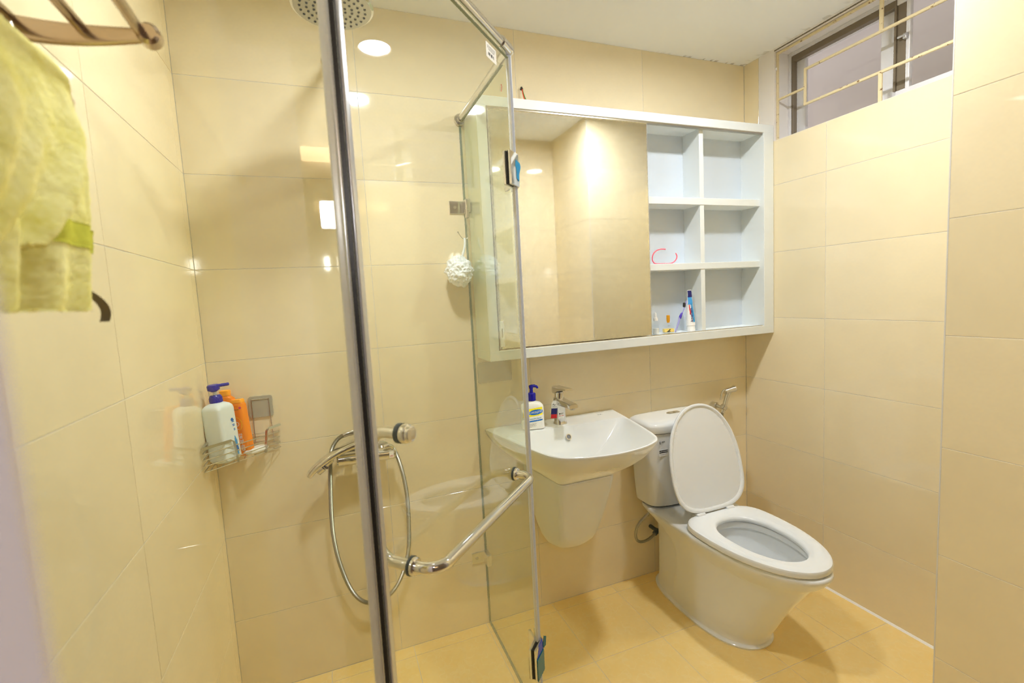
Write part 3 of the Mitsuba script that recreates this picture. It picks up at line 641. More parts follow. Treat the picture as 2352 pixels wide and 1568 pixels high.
def body_ring(z, t):
    o = PED_T * (1 - t) + RIM * t; o[:, 1] = np.minimum(o[:, 1], YB_); o[:, 1] = np.maximum(o[:, 1], YFR); return ring3(np.column_stack([BX + o[:, 0], o[:, 1]]), z)
outer = [body_ring(.655, -.02), body_ring(.660, 0.0), body_ring(.69, .27), body_ring(.72, .52), body_ring(.755, .76), body_ring(.785, .905), body_ring(.805, .975), b_ring(.8135, 1, YB_, YFR), b_ring(.8185, 1, YB_, YFR, .0012), b_ring(BZ, 1, YB_, YFR, .004)]
bowl_in = [b_in(.8197, .008, -.128), b_in(.8165, .0115, -.131), b_in(.800, .021, -.138, .035), b_in(.765, .048, -.158, .045), b_in(.735, .078, -.178, .05), b_in(.715, .105, -.195, .05, .9), b_in(.705, .115, -.20, .05, .55), b_in(.702, .115, -.20, .05, .15)]
add(k + '__bowl', loft(outer + bowl_in), 'm_ceramic', 40)
def lerp_ring(a, b, t, z):
    r = a * (1 - t) + b * t; r[:, 2] = z; return r
def ped_ring(z, hb, hf, yf, e=3.2):
    s = sellipse(1, 1, e, 200); s = s[s[:, 1] <= .02]; t = -s[:, 1]
    o = np.column_stack([BX + s[:, 0] * (hb + (hf - hb) * t), YB_ + (yf - YB_) * t]); return ring3(resample(o, 96), z)
def ped2(z, f, yf, e=0.0, inset=0.0):
    o = by_angle(PEDP, np.array([0, -.15])); g = np.linspace(-np.pi, np.pi, NB + 1)[:-1]
    el = np.column_stack([.135 * np.cos(g), -.15 + .148 * np.sin(g)]); o = o * (1 - e) + el * e
    o = np.column_stack([BX + o[:, 0] * f, np.minimum(YB_, o[:, 1] * (yf / -.298))]); return ring3(o, z)
add(k + '__pedestal', loft([ped2(.3195, .16, -.085, .9), ped2(.3215, .34, -.118, .9), ped2(.327, .50, -.150, .85), ped2(.340, .64, -.180, .75), ped2(.365, .75, -.203, .6), ped2(.40, .82, -.222, .5), ped2(.46, .885, -.244, .35), ped2(.52, .93, -.262, .2), ped2(.60, .975, -.286, .05), ped2(.645, .995, -.297), ped2(.652, .985, -.294)]), 'm_ceramic', 40)
OV = np.array([1.226, -.163, .783]); on = np.array([0, -.86, .5])
ok = add(k + '__overflow', orient(lathe([(.0085, .0), (.012, .0015), (.012, .003), (.0085, .003)], 24, False), OV - on * .001, on), 'm_steel', 40)
add(ok + '__opening', orient(lathe([(.0088, 0.0004), (.0088, .0012)], 24), OV - on * .001, on), 'm_grey_print')
add(k + '__mark', text('INAX', .006, (1.435, -.055, BZ + .0002), (1, 0, 0), (0, 1, 0), .0003), 'm_grey_print')

# ------------------------------------------------------------------ faucet
k = 'basin_faucet'
tag(k, 'chrome single lever faucet on the back deck of the basin', 'faucet')
FX, FY = 1.229, -.088
fb = [(0, .0245), (.004, .0245), (.010, .0215), (.04, .0200), (.075, .0205), (.098, .0215), (.106, .0205)]
add(k + '__body', loft([ring3(sellipse(a, a * 1.05, 3.2, 40) + [FX, FY], BZ + z) for z, a in fb]), 'm_chrome', 40)
spt = []
for s in np.linspace(0, 1, 14):
    y = FY - .005 - .118 * s; w = .0205 - .001 * s; h = .014 - .005 * s; z = BZ + .092 + .001 * s
    if s > .96: w *= .92; h *= .8
    e_ = sellipse(w, h, 4.5, 28); spt.append(np.column_stack([FX + e_[:, 0], np.full(28, y), z + e_[:, 1]]))
add(k + '__spout', loft(spt), 'm_chrome', 40)
add(k + '__aerator', cyl((FX, FY - .108, BZ + .086), (FX, FY - .108, BZ + .078), .0105, 20, bev=.001), 'm_steel', 40)
add(k + '__cartridge', [cyl((FX, FY, BZ + .104), (FX, FY, BZ + .1095), .0185, 28), cyl((FX, FY, BZ + .107), (FX, FY, BZ + .130), .0180, 28, bev=.002)], 'm_chrome', 40)
lv = []
for s in np.linspace(0, 1, 12):
    y = FY + .022 - .112 * s; w = .0205 - .003 * s; z = BZ + .140 + .004 * s; h = .012 * (1 - s) ** 1.6 + .0035
    e_ = sellipse(w, h, 4.5, 28); lv.append(np.column_stack([FX + e_[:, 0], np.full(28, y), z - h + .012 + e_[:, 1]]))
add(k + '__lever', loft(lv), 'm_chrome', 40)
add(k + '__sticker', place(extr(rrect(.024, .052, .002), .0005), (FX - .004, FY - .0216, BZ + .052), (1, 0, 0), (0, 0, 1)), 'm_white')
add(k + '__sticker', place(extr(rrect(.022, .0015, .0003), .0003), (FX - .004, FY - .0222, BZ + .037), (1, 0, 0), (0, 0, 1)), 'm_red')
add(k + '__sticker', [place(extr(rrect(w, h, .0003), .0003), (FX - .004 + x, FY - .0222, BZ + .045 + z), (1, 0, 0), (0, 0, 1)) for x, z, w, h in ((-.007, 0, .006, .006), (.004, .002, .010, .0015), (.003, -.002, .009, .001))], 'm_dark_print')
k = 'hang_tag'
tag(k, 'small white, navy and red card tag hanging on the basin faucet', 'tag')
tx, ty = np.array([.94, -.34, 0]), np.array([.10, .0, 1.0])
tz = np.cross(tx, ty)
def tagp(poly, m, off, key): return add(key, place(extr(poly, .0006), np.array([FX - .030, FY - .012, BZ + .062]) + tz / np.linalg.norm(tz) * off, tx, ty), m)
tagp(Polygon([(-.012, -.034), (.012, -.034), (.012, .028), (.006, .038), (-.006, .038), (-.012, .028)]), 'm_white', 0, k + '__card')
tagp(Polygon([(-.012, -.018), (.012, -.018), (.012, .006), (-.012, .006)]), 'm_navy', .0007, k + '__print')
tagp(Polygon([(-.012, -.034), (.012, -.034), (.012, -.018), (-.012, -.018)]), 'm_red', .0007, k + '__print')
tagp(unary_union([st([(-.009, .011), (-.003, .013), (.003, .011), (.009, .013)], .0006), st([(-.008, .019), (-.004, .024), (0, .018), (.005, .021)], .0008)]), 'm_dark_print', .0007, k + '__print')
add(k + '__string', tube(smooth_path([(FX - .030, FY - .012, BZ + .098), (FX - .026, FY - .010, BZ + .106), (FX - .016, FY - .012, BZ + .1075)], 12), .0008, 6), 'm_dark_print')

# ------------------------------------------------------------------ lotion bottle
k = 'lotion_bottle'
tag(k, 'white lotion bottle with blue pump and yellow and blue label, on the basin', 'bottle')
M = up_frame((1.104, -.098, BZ + .0008), math.radians(-13))
hw, hd = .0445, .027
put(k + '__body', bottle_loft([(0, hw - .004, hd - .004, 4), (.003, hw, hd, 4), (.084, hw, hd, 4), (.094, hw - .002, hd - .001, 3.8), (.103, hw - .011, hd - .006, 3.2), (.107, .018, .016, 2.4), (.1085, .0145, .0145, 2)]), M, 'm_lotion', 40)
put(k + '__neck', lcyl([(.0145, .107), (.0150, .112)]), M, 'm_white', 30)
put(k + '__pump', trimesh.util.concatenate([lcyl([(.016, .1115), (.0165, .113), (.0165, .138), (.014, .142), (.007, .1425), (.0065, .158), (.0085, .162), (.009, .170), (.006, .1725), (.001, .173)]), tube([(0, .168, 0), (.012, .169, 0), (.022, .165, 0), (.026, .159, 0)], [.0065, .006, .005, .0042], 12)]), M, 'm_blue_plastic', 40)
put(k + '__label', plate(Polygon([(-.04, .050), (.036, .058), (.036, .089), (-.04, .081)]), .0003, hw, hd, 4), M, 'm_yellow_print')
put(k + '__label', plate(affinity.rotate(affinity.scale(Point(.009, .0697).buffer(.01, 24), 3.0, 1.02), 6).intersection(Polygon([(-.04, .04), (.0375, .04), (.0375, .1), (-.04, .1)])), .0003, hw, hd, 4, off=.0005), M, 'm_blue_print')
def btext(s, h, cx, cy, m, key, rot=0.0, off=.0009, bold=False):
    q = meshkit.text_mesh(s, h, .0003, bold); b = q.bounds; q.apply_translation((-(b[0, 0] + b[1, 0]) / 2, -(b[0, 1] + b[1, 1]) / 2, 0))
    q.apply_transform(trimesh.transformations.rotation_matrix(math.radians(rot), (0, 0, 1))); q.apply_translation((cx, cy, 0))
    return put(key, conform(q, hw, hd, 4, off), M, m)
btext('Cetaphil', .0098, 0.009, .0698, 'm_white', k + '__lettering', 6)
btext('Gentle Skin Cleanser', .0034, 0.008, .0450, 'm_teal_print', k + '__lettering', 4, .0004, True)
put(k + '__label', plate(affinity.rotate(affinity.translate(rrect(.058, .005, .0005), .007, .036), 5), .0003, hw, hd, 4), M, 'm_blue_print')
put(k + '__label', trimesh.util.concatenate([plate(affinity.rotate(affinity.translate(rrect(w, .0007, .0002), -.020 + w / 2, y), 3), .0002, hw, hd, 4) for w, y in ((.03, .025), (.028, .0215), (.024, .018), (.03, .0145), (.012, .011))]), M, 'm_grey_print')

# ------------------------------------------------------------------ toilet
k = 'toilet'
tag(k, 'white ceramic close coupled toilet with its lid raised against the tank', 'toilet')
TX = 1.788
NT = 200
def egg(hwid, yb, yc, yf, eb=2.6, ef=2.0, n=NT, sq=1.0):
    """closed outline: back yb, widest at yc, front tip yf"""
    g = np.arange(n * 4) * 2 * np.pi / (n * 4); c, s = np.cos(g), np.sin(g)
    e = np.where(s >= 0, eb, ef)
    x = hwid * np.sign(c) * np.abs(c) ** (2 / e); y = np.where(s >= 0, yc + (yb - yc) * np.abs(s) ** (2 / e), yc + (yf - yc) * np.abs(s) ** (2 / e))
    return resample(np.column_stack([TX + x, y]), n)
body = [ring3(egg(.135, -.026, -.34, -.572, 3.0, 2.3), 0), ring3(egg(.137, -.026, -.34, -.575, 3.0, 2.3), .008), ring3(egg(.128, -.035, -.34, -.567, 3.0, 2.3), .014), ring3(egg(.129, -.04, -.35, -.598, 3.0, 2.25), .08),
        ring3(egg(.134, -.045, -.37, -.646, 3.0, 2.2), .17), ring3(egg(.145, -.05, -.385, -.703, 3.0, 2.15), .26), ring3(egg(.158, -.05, -.39, -.745, 3.0, 2.1), .32),
        ring3(egg(.170, -.04, -.39, -.782, 3.4, 2.08), .352), ring3(egg(.180, -.025, -.385, -.800, 4.2, 2.06), .374), ring3(egg(.183, -.022, -.38, -.806, 5.0, 2.05), .386), ring3(egg(.182, -.023, -.38, -.805, 5.0, 2.05), .394), ring3(egg(.176, -.028, -.38, -.799, 5, 2.05), .399),
        ring3(egg(.122, -.375, -.53, -.748, 2.2, 2.1), .399), ring3(egg(.118, -.380, -.53, -.742, 2.2, 2.1), .394), ring3(egg(.117, -.382, -.53, -.741, 2.2, 2.1), .376), ring3(egg(.128, -.372, -.53, -.750, 2.2, 2.1), .368), ring3(egg(.126, -.375, -.53, -.745, 2.2, 2.1), .34), ring3(egg(.105, -.40, -.52, -.69, 2.2, 2.1), .27), ring3(egg(.075, -.43, -.50, -.61, 2.1, 2.0), .22), ring3(egg(.03, -.47, -.49, -.53, 2, 2), .20)]
nb = 12
zo = np.array([r[0, 2] for r in body[:nb]]); ro = np.array([r[:, :2] for r in body[:nb]])
zz = np.unique(np.concatenate([zo, np.linspace(.02, .345, 36)])); pi_ = PchipInterpolator(zo, ro, axis=0)(zz)
fine = []
for z_, r_ in zip(zz, pi_):
    r_ = r_.copy(); yc = -.255 + .10 * np.clip((z_ - .27) / .07, 0, 1) ** 2 + .045 * np.clip((.22 - z_) / .2, 0, 1) ** 1.3
    t_ = np.clip((r_[:, 1] - yc) / .018 + .5, 0, 1); t_ = t_ * t_ * (3 - 2 * t_); m_ = t_ * np.clip((.338 - z_) / .02, 0, 1) * np.clip((z_ - .012) / .05, 0, 1)
    r_[:, 0] = TX + (r_[:, 0] - TX) * (1 - .075 * m_); fine.append(ring3(r_, z_))
add(k + '__bowl', loft(fine + body[nb:]), 'm_ceramic', 40)
# sweep line of the trapway moulded on the side
add(k + '__water', loft([ring3(egg(.085, -.42, -.50, -.64, 2.1, 2.0), .228), ring3(egg(.085, -.42, -.50, -.64, 2.1, 2.0), .2283)]), 'm_clear')
so = lambda z, d: ring3(egg(.181 - d, -.318 - d, -.47, -.800 + d, 3.4, 2.05), z)
si = lambda z, d: ring3(egg(.108 + d, -.392 + d, -.53, -.722 - d, 2.3, 2.1), z)
add(k + '__seat', loft([so(.4025, .004), so(.406, .0005), so(.418, 0), so(.4245, .0025), so(.4285, .010), lerp_ring(so(0, 0), si(0, 0), .35, .431), lerp_ring(so(0, 0), si(0, 0), .7, .4285), si(.423, .006), si(.416, .0005), si(.408, 0), si(.403, .003)], wrap=True), 'm_seat', 40)
for sx in (-1, 1): add(k + '__hinge', [cyl((TX + sx * .095, -.338, .428), (TX + sx * .055, -.338, .428), .011, 18, bev=.002), rbox(TX + sx * .055, TX + sx * .095, -.345, -.310, .400, .424, .004, 6)], 'm_seat', 40)
# raised lid
L0 = np.array([TX, -.338, .430]); lu = np.array([1.0, 0, 0]); lvv = np.array([0.0, .100, .425]); lvv /= np.linalg.norm(lvv); lw = np.cross(lu, lvv)
LL = .437
def lid_ring(d, w):
    g = np.arange(NT * 4) * 2 * np.pi / (NT * 4); c, s = np.cos(g), np.sin(g)
    e = np.where(s >= 0, 2.15, 3.2); a = .182 - d; yc = .17
    x = a * np.sign(c) * np.abs(c) ** (2 / e); y = np.where(s >= 0, yc + (LL - yc - d) * np.abs(s) ** (2 / e), yc - (yc - .004 - d) * np.abs(s) ** (2 / e))
    o = resample(np.column_stack([x, y]), NT)
    return L0 + o[:, :1] * lu + o[:, 1:] * lvv + lw * w
add(k + '__lid', loft([lid_ring(.0, .0), lid_ring(.0015, .0045), lid_ring(.006, .006), lid_ring(.011, .0055), lid_ring(.016, .001), lid_ring(.022, -.004), lid_ring(.045, -.0065), lid_ring(.10, -.008), lid_ring(.10, -.019), lid_ring(.03, -.017), lid_ring(.008, -.012), lid_ring(.001, -.005)]), 'm_seat', 40)
# the dish continues behind its centre
def lpt(x, y, w=0): return L0 + lu * x + lvv * y + lw * w
for sx in (-1, 1): add(k + '__bumper', sphere(lpt(sx * .122, .335, -.004), .005, 1), 'm_seat', True)
add(k + '__logo', text('INAX', .0085, lpt(.018, .075, -.0070), lu, lvv, .0004), 'm_grey_print')
add(k + '__logo', [place(extr(unary_union([st([(-.003, .005), (-.003, -.005), (.003, -.005)], .0012)]), .0004), lpt(-.002, .072, -.0070), lu, lvv)], 'm_dark_print')
def tank_ring(z, hx, yb, yf, e=5.0):
    s = sellipse(1, 1, e, NT * 3); x = s[:, 0] * hx; y = np.where(s[:, 1] > 0, (yb + yf) / 2 + s[:, 1] * (yb - yf) / 2, (yb + yf) / 2 + s[:, 1] * (yb - yf) / 2 * (1 + .10 * (1 - (s[:, 0]) ** 2)))
    return ring3(resample(np.column_stack([TX + x, y]), NT), z)
tb = -.012
add(k + '__tank', loft([tank_ring(.406, .168, tb, -.168, 4), tank_ring(.412, .174, tb, -.176, 4.4), tank_ring(.50, .182, tb, -.184, 4.8), tank_ring(.62, .190, tb, -.190, 5), tank_ring(.735, .195, tb, -.194, 5)]), 'm_ceramic', 40)
add(k + '__tank_gap', loft([tank_ring(.3985, .160, tb - .004, -.160, 4), tank_ring(.407, .160, tb - .004, -.160, 4)]), 'm_rubber')
add(k + '__tank_lid', loft([tank_ring(.7375, .197, tb, -.196, 5), tank_ring(.740, .201, tb + .002, -.200, 5), tank_ring(.765, .203, tb + .002, -.202, 5), tank_ring(.777, .199, tb, -.198, 5), tank_ring(.784, .188, tb - .008, -.186, 4.6), tank_ring(.787, .165, tb - .02, -.165, 4), tank_ring(.788, .08, -.06, -.12, 3)]), 'm_ceramic', 40)
bt = add(k + '__flush_button', loft([ring3(sellipse(.034, .014, 3, 40) + [TX, -.095], z) for z in (.786, .7895)] + [ring3(sellipse(.032, .012, 3, 40) + [TX, -.095], .7905)]), 'm_steel', 40)
add(bt + '__key', [loft([ring3(sellipse(.0125, .009, 4, 24) + [TX + sx * .0145, -.095], z) for z in (.790, .7925)]) for sx in (-1, 1)], 'm_chrome', 30)
fy = -.199
add(k + '__logo', text('INAX', .0055, (TX - .136, -.1952, .702), (1, 0, 0), (0, 0, 1), .0006), 'm_dark_print')
add(k + '__logo', place(extr(st([(-.003, .005), (-.003, -.004), (.002, -.004)], .0012), .0006), (TX - .150, -.1947, .700), (1, 0, 0), (0, 0, 1)), 'm_dark_print')
kk = add(k + '__sticker', place(extr(rrect(.044, .026, .001), .0006), (TX - .136, -.1950, .655), (1, -.03, 0), (0, 0, 1)), 'm_white')
add(kk + '__print', place(extr(rrect(.042, .012, .0005), .0004), (TX - .136, -.1957, .661), (1, -.03, 0), (0, 0, 1)), 'm_dark_print')
add(kk + '__print', text('AQUA CERAMIC', .0042, (TX - .136, -.1962, .661), (1, -.03, 0), (0, 0, 1), .0003), 'm_white')
add(kk + '__print', [place(extr(rrect(.036, .001, .0002), .0003), (TX - .136, -.1957, .650 - .003 * i), (1, -.03, 0), (0, 0, 1)) for i in range(2)], 'm_grey_print')
k = 'supply_hose'
tag(k, 'grey flexible water hose looping down behind the left of the toilet', 'hose')
add(k + '__tube', tube(smooth_path([(1.655, -.10, .392), (1.635, -.10, .352), (1.598, -.09, .315), (1.578, -.085, .270), (1.590, -.08, .228), (1.630, -.075, .213), (1.672, -.07, .220), (1.70, -.06, .226)], 60), .0062, 12), 'm_hose', 60)
add(k + '__nut', cyl((1.656, -.10, .382), (1.656, -.10, .402), .0105, 6), 'm_steel')
add(k + '__valve', [cyl((1.698, -.06, .226), (1.725, -.05, .232), .011, 16), cyl((1.718, -.002, .232), (1.718, -.06, .232), .009, 16)], 'm_rubber', 40)

# ------------------------------------------------------------------ bidet spray
k = 'bidet_spray'
tag(k, 'chrome hand bidet spray in its wall holder behind the raised toilet lid', 'bidet spray')
add(k + '__holder', [cyl((2.100, -.001, .765), (2.100, -.034, .765), .016, 24, bev=.003), cyl((2.100, -.032, .765), (2.112, -.060, .757), .008, 16), cyl((2.108, -.060, .752), (2.119, -.062, .770), .0155, 20, bev=.002)], 'm_chrome', 40)
add(k + '__handle', [tube([(2.104, -.063, .735), (2.114, -.063, .762), (2.132, -.063, .808), (2.142, -.063, .832)], [.0085, .010, .0105, .012], 18)], 'm_chrome', 50)
add(k + '__head', [cyl((2.118, -.063, .836), (2.182, -.066, .846), .0128, 24, r1=.0150, bev=.003)], 'm_chrome', 40)
add(k + '__trigger', tube(smooth_path([(2.124, -.063, .846), (2.110, -.063, .842), (2.100, -.063, .822), (2.092, -.063, .800)], 16), [.004] * 16, 10), 'm_chrome', 40)
add(k + '__hose', tube(smooth_path([(2.104, -.063, .737), (2.100, -.062, .70), (2.09, -.06, .62), (2.08, -.055, .50), (2.07, -.05, .35), (2.05, -.04, .22)], 40), .0065, 10), 'm_hose', 40)

# ------------------------------------------------------------------ wires on the wall above the cabinet
k = 'electric_wire'
tag(k, 'short red and green wires poking from the wall above the cabinet', 'wire')
add(k + '__sleeve', tube([(1.166, -.0015, 2.150), (1.164, -.010, 2.152), (1.165, -.014, 2.145)], .0045, 8), 'm_black', 40)
add(k + '__strand', tube(smooth_path([(1.165, -.014, 2.146), (1.167, -.018, 2.12), (1.174, -.024, 2.09), (1.188, -.03, 2.05)], 20), .0018, 8), 'm_wire_red', 40)
add(k + '__strand', tube(smooth_path([(1.166, -.013, 2.146), (1.171, -.018, 2.12), (1.180, -.024, 2.09), (1.194, -.03, 2.05)], 20), .0018, 8), 'm_wire_green', 40)
tag(add('wire_stub', tube([(1.0835, -.0014, 2.160), (1.083, -.006, 2.150), (1.082, -.0014, 2.134)], .0022, 8), 'm_wire_red', 40), 'thin brown wire end in the wall seen through the shower glass above the cabinet', 'wire')

# ------------------------------------------------------------------ things in the cubbies
SZ = 1.1475
k = 'serum_bottle'
tag(k, 'small clear dropper bottle beside the mirror edge, bottom cubby', 'bottle')
def at(x, y): return up_frame((x, y, SZ + .0005), 0)
M = at(1.692, -.112)
put(k + '__body', bottle_loft([(0, .012, .012, 2), (.002, .0145, .0145, 2), (.045, .0145, .0145, 2), (.054, .009, .009, 2), (.060, .008, .008, 2)], n=28), M, 'm_clear', 40)
put(k + '__liquid', lcyl([(.0125, .002), (.0132, .003), (.0132, .026)]), M, 'm_lotion', 30)
put(k + '__dropper', trimesh.util.concatenate([lcyl([(.009, .058), (.0095, .060), (.009, .072), (.006, .073)]), lcyl([(.0055, .072), (.006, .076), (.005, .090), (.002, .094)])]), M, 'm_white', 40)
k = 'perfume_bottle'
tag(k, 'square perfume bottle with a gold cap and a gold band, bottom cubby', 'perfume bottle')
M = up_frame((1.762, -.108, SZ + .0005), math.radians(-15))
put(k + '__body', rbox(-.022, .022, 0, .046, -.011, .011, .003, 6), M, 'm_clear', 40)
put(k + '__band', rbox(-.0225, .0225, .004, .020, -.0115, .0115, .003, 6), M, 'm_amber', 40)
put(k + '__print', place(extr(unary_union([st([(-.010, .006), (-.002, .012), (.004, .017)], .002), st([(-.004, .006), (.004, .008)], .0015)]), .0004), (0, 0, .0118), (1, 0, 0), (0, 1, 0)), M, 'm_dark_print')
put(k + '__print', text('NUXE', .0038, (0, .032, .0112), (1, 0, 0), (0, 1, 0), .0003), M, 'm_grey_print')
put(k + '__cap', trimesh.util.concatenate([lcyl([(.006, .046), (.006, .052)]), lcyl([(.0068, .052), (.0072, .053), (.0072, .076), (.006, .078)])]), M, 'm_gold', 40)
k = 'toothbrush'
tag(k, 'purple toothbrush leaning against the upright toothpaste tube', 'toothbrush')
p = np.array([(1.793, -.115, SZ + .004), (1.812, -.111, SZ + .035), (1.826, -.108, SZ + .066), (1.852, -.104, SZ + .100), (1.862, -.102, SZ + .118), (1.869, -.101, SZ + .135)])
add(k + '__handle', tube(smooth_path(p[:3], 14), np.linspace(.0026, .0048, 14), 10), 'm_lilac', 50)
add(k + '__grip', tube(smooth_path([p[1] * .2 + p[2] * .8 - [0, 0, .004], p[2] + [.004, 0, .006], p[2] + [.012, 0, .018]], 10), [.003, .0048, .0055, .0058, .0058, .0056, .005, .0046, .004, .0035], 12), 'm_purple', 50)
add(k + '__neck', tube(smooth_path(p[2:], 14), .0026, 10), 'm_lilac', 50)
add(k + '__bristles', rbox(1.850, 1.860, -.107, -.098, SZ + .108, SZ + .128, .002, 6), 'm_dark_print')
k = 'toothpaste_tube'
tag(k, 'white and blue toothpaste tube standing on its cap, bottom cubby', 'toothpaste')
M = up_frame((1.886, -.108, SZ + .0005), math.radians(-24), (-.03, 0))
hgt = .182
def tp(h):
    t = np.clip((h - .028) / (hgt - .028), 0, 1); a = .0190 * (1 - t) + .0085 * t; b = .0175 * (1 - t) + .0022 * t; return a, b
prof = [(h, *tp(h), 2.2) for h in np.linspace(.026, hgt, 14)]
put(k + '__cap', lcyl([(.0165, 0), (.0175, .002), (.0165, .022), (.014, .025)]), M, 'm_white', 40)
put(k + '__body', bottle_loft([(.0235, .013, .013, 2)] + prof), M, 'm_white', 50)
def tprint(fx0, fx1, h0, h1, m, off, key, wob=0):
    n = 14; R = []
    for i in range(n):
        t = i / (n - 1); h = h0 + (h1 - h0) * t; a, b = tp(h); w = .22 * math.sin(3.2 * t + wob)
        row = []
        for j in range(9):
            u = (fx0 + (fx1 - fx0) * j / 8) + w * (1 - t); u = max(-.97, min(.97, u))
            row.append((a * u, h, b * (1 - abs(u) ** 2.2) ** (1 / 2.2) + off))
        R.append(row)
    R = np.array(R); v = R.reshape(-1, 3); f = []
    for i in range(n - 1):
        for j in range(8):
            q = i * 9 + j; f += [[q, q + 1, q + 10], [q, q + 10, q + 9]]
    v2 = v.copy(); v2[:, 2] -= .0006
    ms = trimesh.Trimesh(np.vstack([v, v2]), np.vstack([np.array(f), np.array(f)[:, ::-1] + len(v)]), process=False)
    put(key, ms, M, m)
tprint(-.95, .95, .150, .1795, 'm_navy', .0006, k + '__print')
tprint(-.9, .75, .118, .152, 'm_sky_print', .0005, k + '__print')
tprint(.25, .75, .04, .125, 'm_teal_print', .0005, k + '__print', .4)
tprint(-.55, -.25, .075, .118, 'm_red', .0005, k + '__print', .8)
tprint(.0, .18, .06, .12, 'm_blue_print', .0005, k + '__print', .6)
q = meshkit.text_mesh('Aquafresh', .010, .0003, True); bb = q.bounds; q.apply_translation((0, -(bb[0, 1] + bb[1, 1]) / 2, 0))
q.apply_scale((.062 / (bb[1, 0] - bb[0, 0]), 1, 1)); q.apply_transform(trimesh.transformations.rotation_matrix(math.pi / 2, (0, 0, 1))); q.apply_translation((.002, .040, 0))
vv = np.array(q.vertices); ab = np.array([tp(h) for h in vv[:, 1]]); vv[:, 2] += ab[:, 1] * (1 - np.clip(np.abs(vv[:, 0]) / ab[:, 0], 0, .95) ** 2.2) ** (1 / 2.2) + .0008; q.vertices = vv
put(k + '__lettering', q, M, 'm_navy')
k = 'hair_band'
tag(add(k, tube(smooth_path([(1.764, -.098, 1.510), (1.742, -.098, 1.511), (1.718, -.097, 1.505), (1.700, -.096, 1.488), (1.697, -.094, 1.470), (1.708, -.09, 1.455), (1.735, -.085, 1.4495), (1.775, -.085, 1.4495), (1.810, -.088, 1.453), (1.826, -.092, 1.468), (1.820, -.096, 1.492)], 70), .0026, 10), 'm_pink', 60), 'thin pink hair band on the middle shelf of the cabinet', 'hair band')

# ------------------------------------------------------------------ towel rack and towel
k = 'towel_rack'
tag(k, 'polished bronze towel rack of round rails high on the left wall', 'towel rack')
RY, RZ = -1.04, 1.697
def rk(p, r, key='rail', n=16): return add(k + '__' + key, tube(p, r, n), 'm_bronze', 40)
brk = []
for s in np.linspace(0, 1, 24):
    x = .004 + .205 * s; hgt2 = .0145 * (1 - .45 * s ** 3); zc = RZ - .004 - .010 * math.sin(math.pi * min(1, s * 1.05)) + .004 * (1 - s)
    e_ = sellipse(.0035, hgt2, 3, 20); brk.append(np.column_stack([np.full(20, x), RY + e_[:, 0], zc + e_[:, 1]]))
add(k + '__bracket', loft(brk), 'm_bronze', 40)
b2 = loft(brk); b2.apply_translation((0, -.66, 0)); add(k + '__bracket', b2, 'm_bronze', 40)
add(k + '__end_knob', [cyl((.209, RY + .013, RZ - .002), (.209, RY - .010, RZ - .002), .0135, 24, bev=.004)], 'm_bronze', 40)
for x in (.201, .139, .074): rk([(x, RY, RZ - .001), (x, RY - .68, RZ - .001)], .0064)
rk([(.118, RY - .004, 1.604), (.118, RY - .66, 1.604)], .0075, 'towel_rail')
rk(smooth_path([(.070, RY - .004, RZ - .006), (.080, RY - .004, 1.668), (.098, RY - .004, 1.630), (.116, RY - .004, 1.604)], 12), .0065, 'strut')
add(k + '__wall_mount', [cyl((.0008, RY, RZ), (.012, RY, RZ), .026, 24, bev=.003)], 'm_bronze', 40)
add(k + '__wall_mount', [cyl((.0008, RY - .66, RZ), (.012, RY - .66, RZ), .026, 24, bev=.003)], 'm_bronze', 40)
def sheet(P, th):
    """closed cloth sheet about a grid of points"""
    P = np.asarray(P, float); m, n = P.shape[:2]
    du = np.gradient(P, axis=0); dv = np.gradient(P, axis=1); N = np.cross(du, dv); N /= np.linalg.norm(N, axis=2, keepdims=True) + 1e-12
    A, B = P + N * th / 2, P - N * th / 2
    v = np.vstack([A.reshape(-1, 3), B.reshape(-1, 3)]); idx = np.arange(m * n).reshape(m, n); o = m * n
    q = np.stack([idx[:-1, :-1], idx[1:, :-1], idx[1:, 1:], idx[:-1, 1:]], -1).reshape(-1, 4)
    f = [np.vstack([q[:, [0, 1, 2]], q[:, [0, 2, 3]]]), np.vstack([q[:, [2, 1, 0]], q[:, [3, 2, 0]]]) + o]
    bd = np.concatenate([idx[0, :], idx[1:, -1], idx[-1, ::-1][1:], idx[::-1, 0][1:-1]]); nx = np.roll(bd, -1)
    f.append(np.vstack([np.stack([bd, bd + o, nx + o], 1), np.stack([bd, nx + o, nx], 1)]))
    t = trimesh.Trimesh(v, np.vstack(f), process=False)
    if t.volume < 0: t.invert()
    return t
k = 'hand_towel'
tag(k, 'yellow green terry towel folded over the lower rail of the towel rack', 'towel')
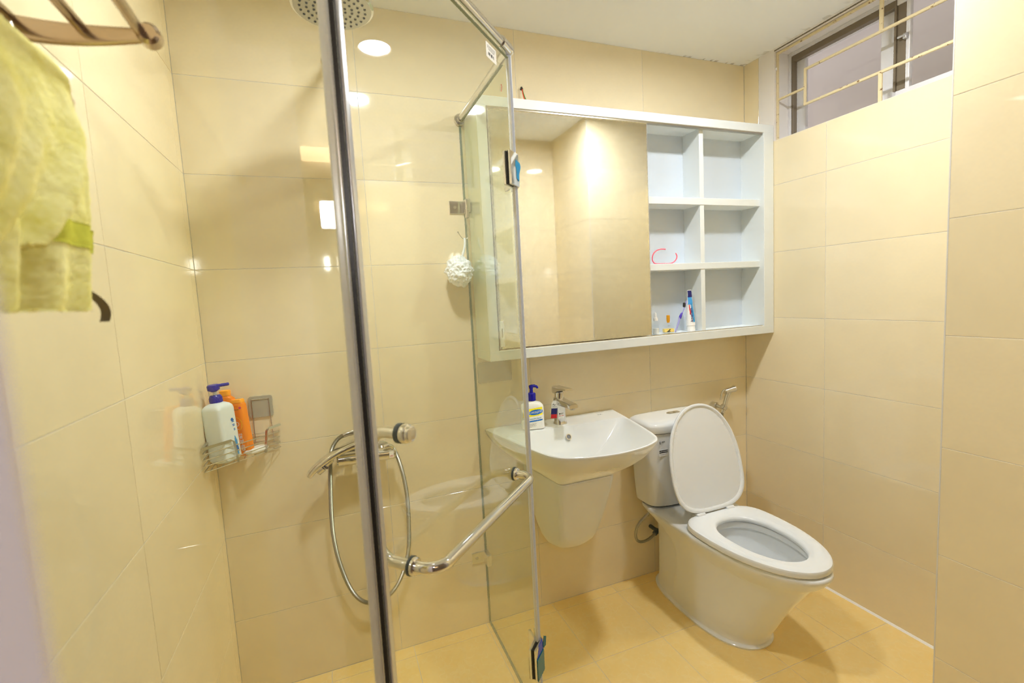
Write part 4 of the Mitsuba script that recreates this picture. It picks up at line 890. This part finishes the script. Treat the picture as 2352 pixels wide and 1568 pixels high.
def towel_layer(x_off, z_end, yfar_top, yfar_mid, yfar_bot, rows=210, cols=170, flap=0.0, seed=1, over=True):
    """over the rail and down: rows run down the drop, cols from the far edge to the near edge"""
    rb = .0115 + x_off; P = np.zeros((rows, cols, 3))
    L = 1.604 - z_end
    for i in range(rows):
        t = i / (rows - 1); s = t * (L + math.pi * rb + .10) - .10       # length along the cloth, 0 at the crest start
        if s < 0: x, z = .118 - rb + .002 * s, 1.604 + s                       # behind the rail
        elif s < math.pi * rb: a = s / rb; x, z = .118 - rb * math.cos(a), 1.604 + rb * math.sin(a)
        else: x, z = .118 + rb, 1.604 - (s - math.pi * rb)
        d = np.clip((1.604 - z) / L, 0, 1) if s > math.pi * rb else 0.0
        yf = np.interp(d, [0, .12, .3, .7, 1], [yfar_top, (yfar_top + yfar_mid) / 2, yfar_mid, (yfar_mid + yfar_bot) / 2, yfar_bot])
        for_c = np.linspace(0, 1, cols)
        y = yf - (.40) * for_c
        bul = .016 * np.sin(np.clip(d, 0, 1) * math.pi * .8) + .009 * d * np.sin(for_c * 19 + 1.3 * seed + d * 1.5) + .006 * d * np.sin(for_c * 41 + seed)
        edge = np.exp(-(for_c / .03) ** 2)
        P[i, :, 0] = x + bul * (1 - edge) - .006 * edge * d
        P[i, :, 1] = y
        P[i, :, 2] = z + flap * d ** 3 * np.exp(-((for_c) / .18) ** 2)
    nn = meshkit.fbm(P * 55 + seed, 3, seed) - .5; n2 = meshkit.noise(P * 330 + seed, seed + 5) - .5
    P[:, :, 0] += .0036 * nn + .0012 * n2; P[:, :, 2] += .0010 * n2
    return P
inner = towel_layer(.0, 1.352, -1.088, -1.058, -1.088, seed=2)
add(k + '__inner_fold', sheet(inner, .006), 'm_towel', True)
outer_ = towel_layer(.011, 1.392, -1.100, -1.098, -1.215, flap=.02, seed=5)
add(k + '__outer_fold', sheet(outer_, .006), 'm_towel', True)
band = inner[int(210 * .76):int(210 * .83), 1:62].copy(); band[:, :, 0] += .0040
add(k + '__woven_band', sheet(band, .002), 'm_towel_band', True)
add(k + '__loop', sheet(np.array([[(.124 + .004 * math.sin(s * 3) + w * .009, -1.088 + .034 * math.sin(s * 1.8) + w * .004, 1.374 - .030 * s - .006 * s * s) for w in (0, .5, 1)] for s in np.linspace(0, 1, 16)]), .001), 'm_ribbon', True)
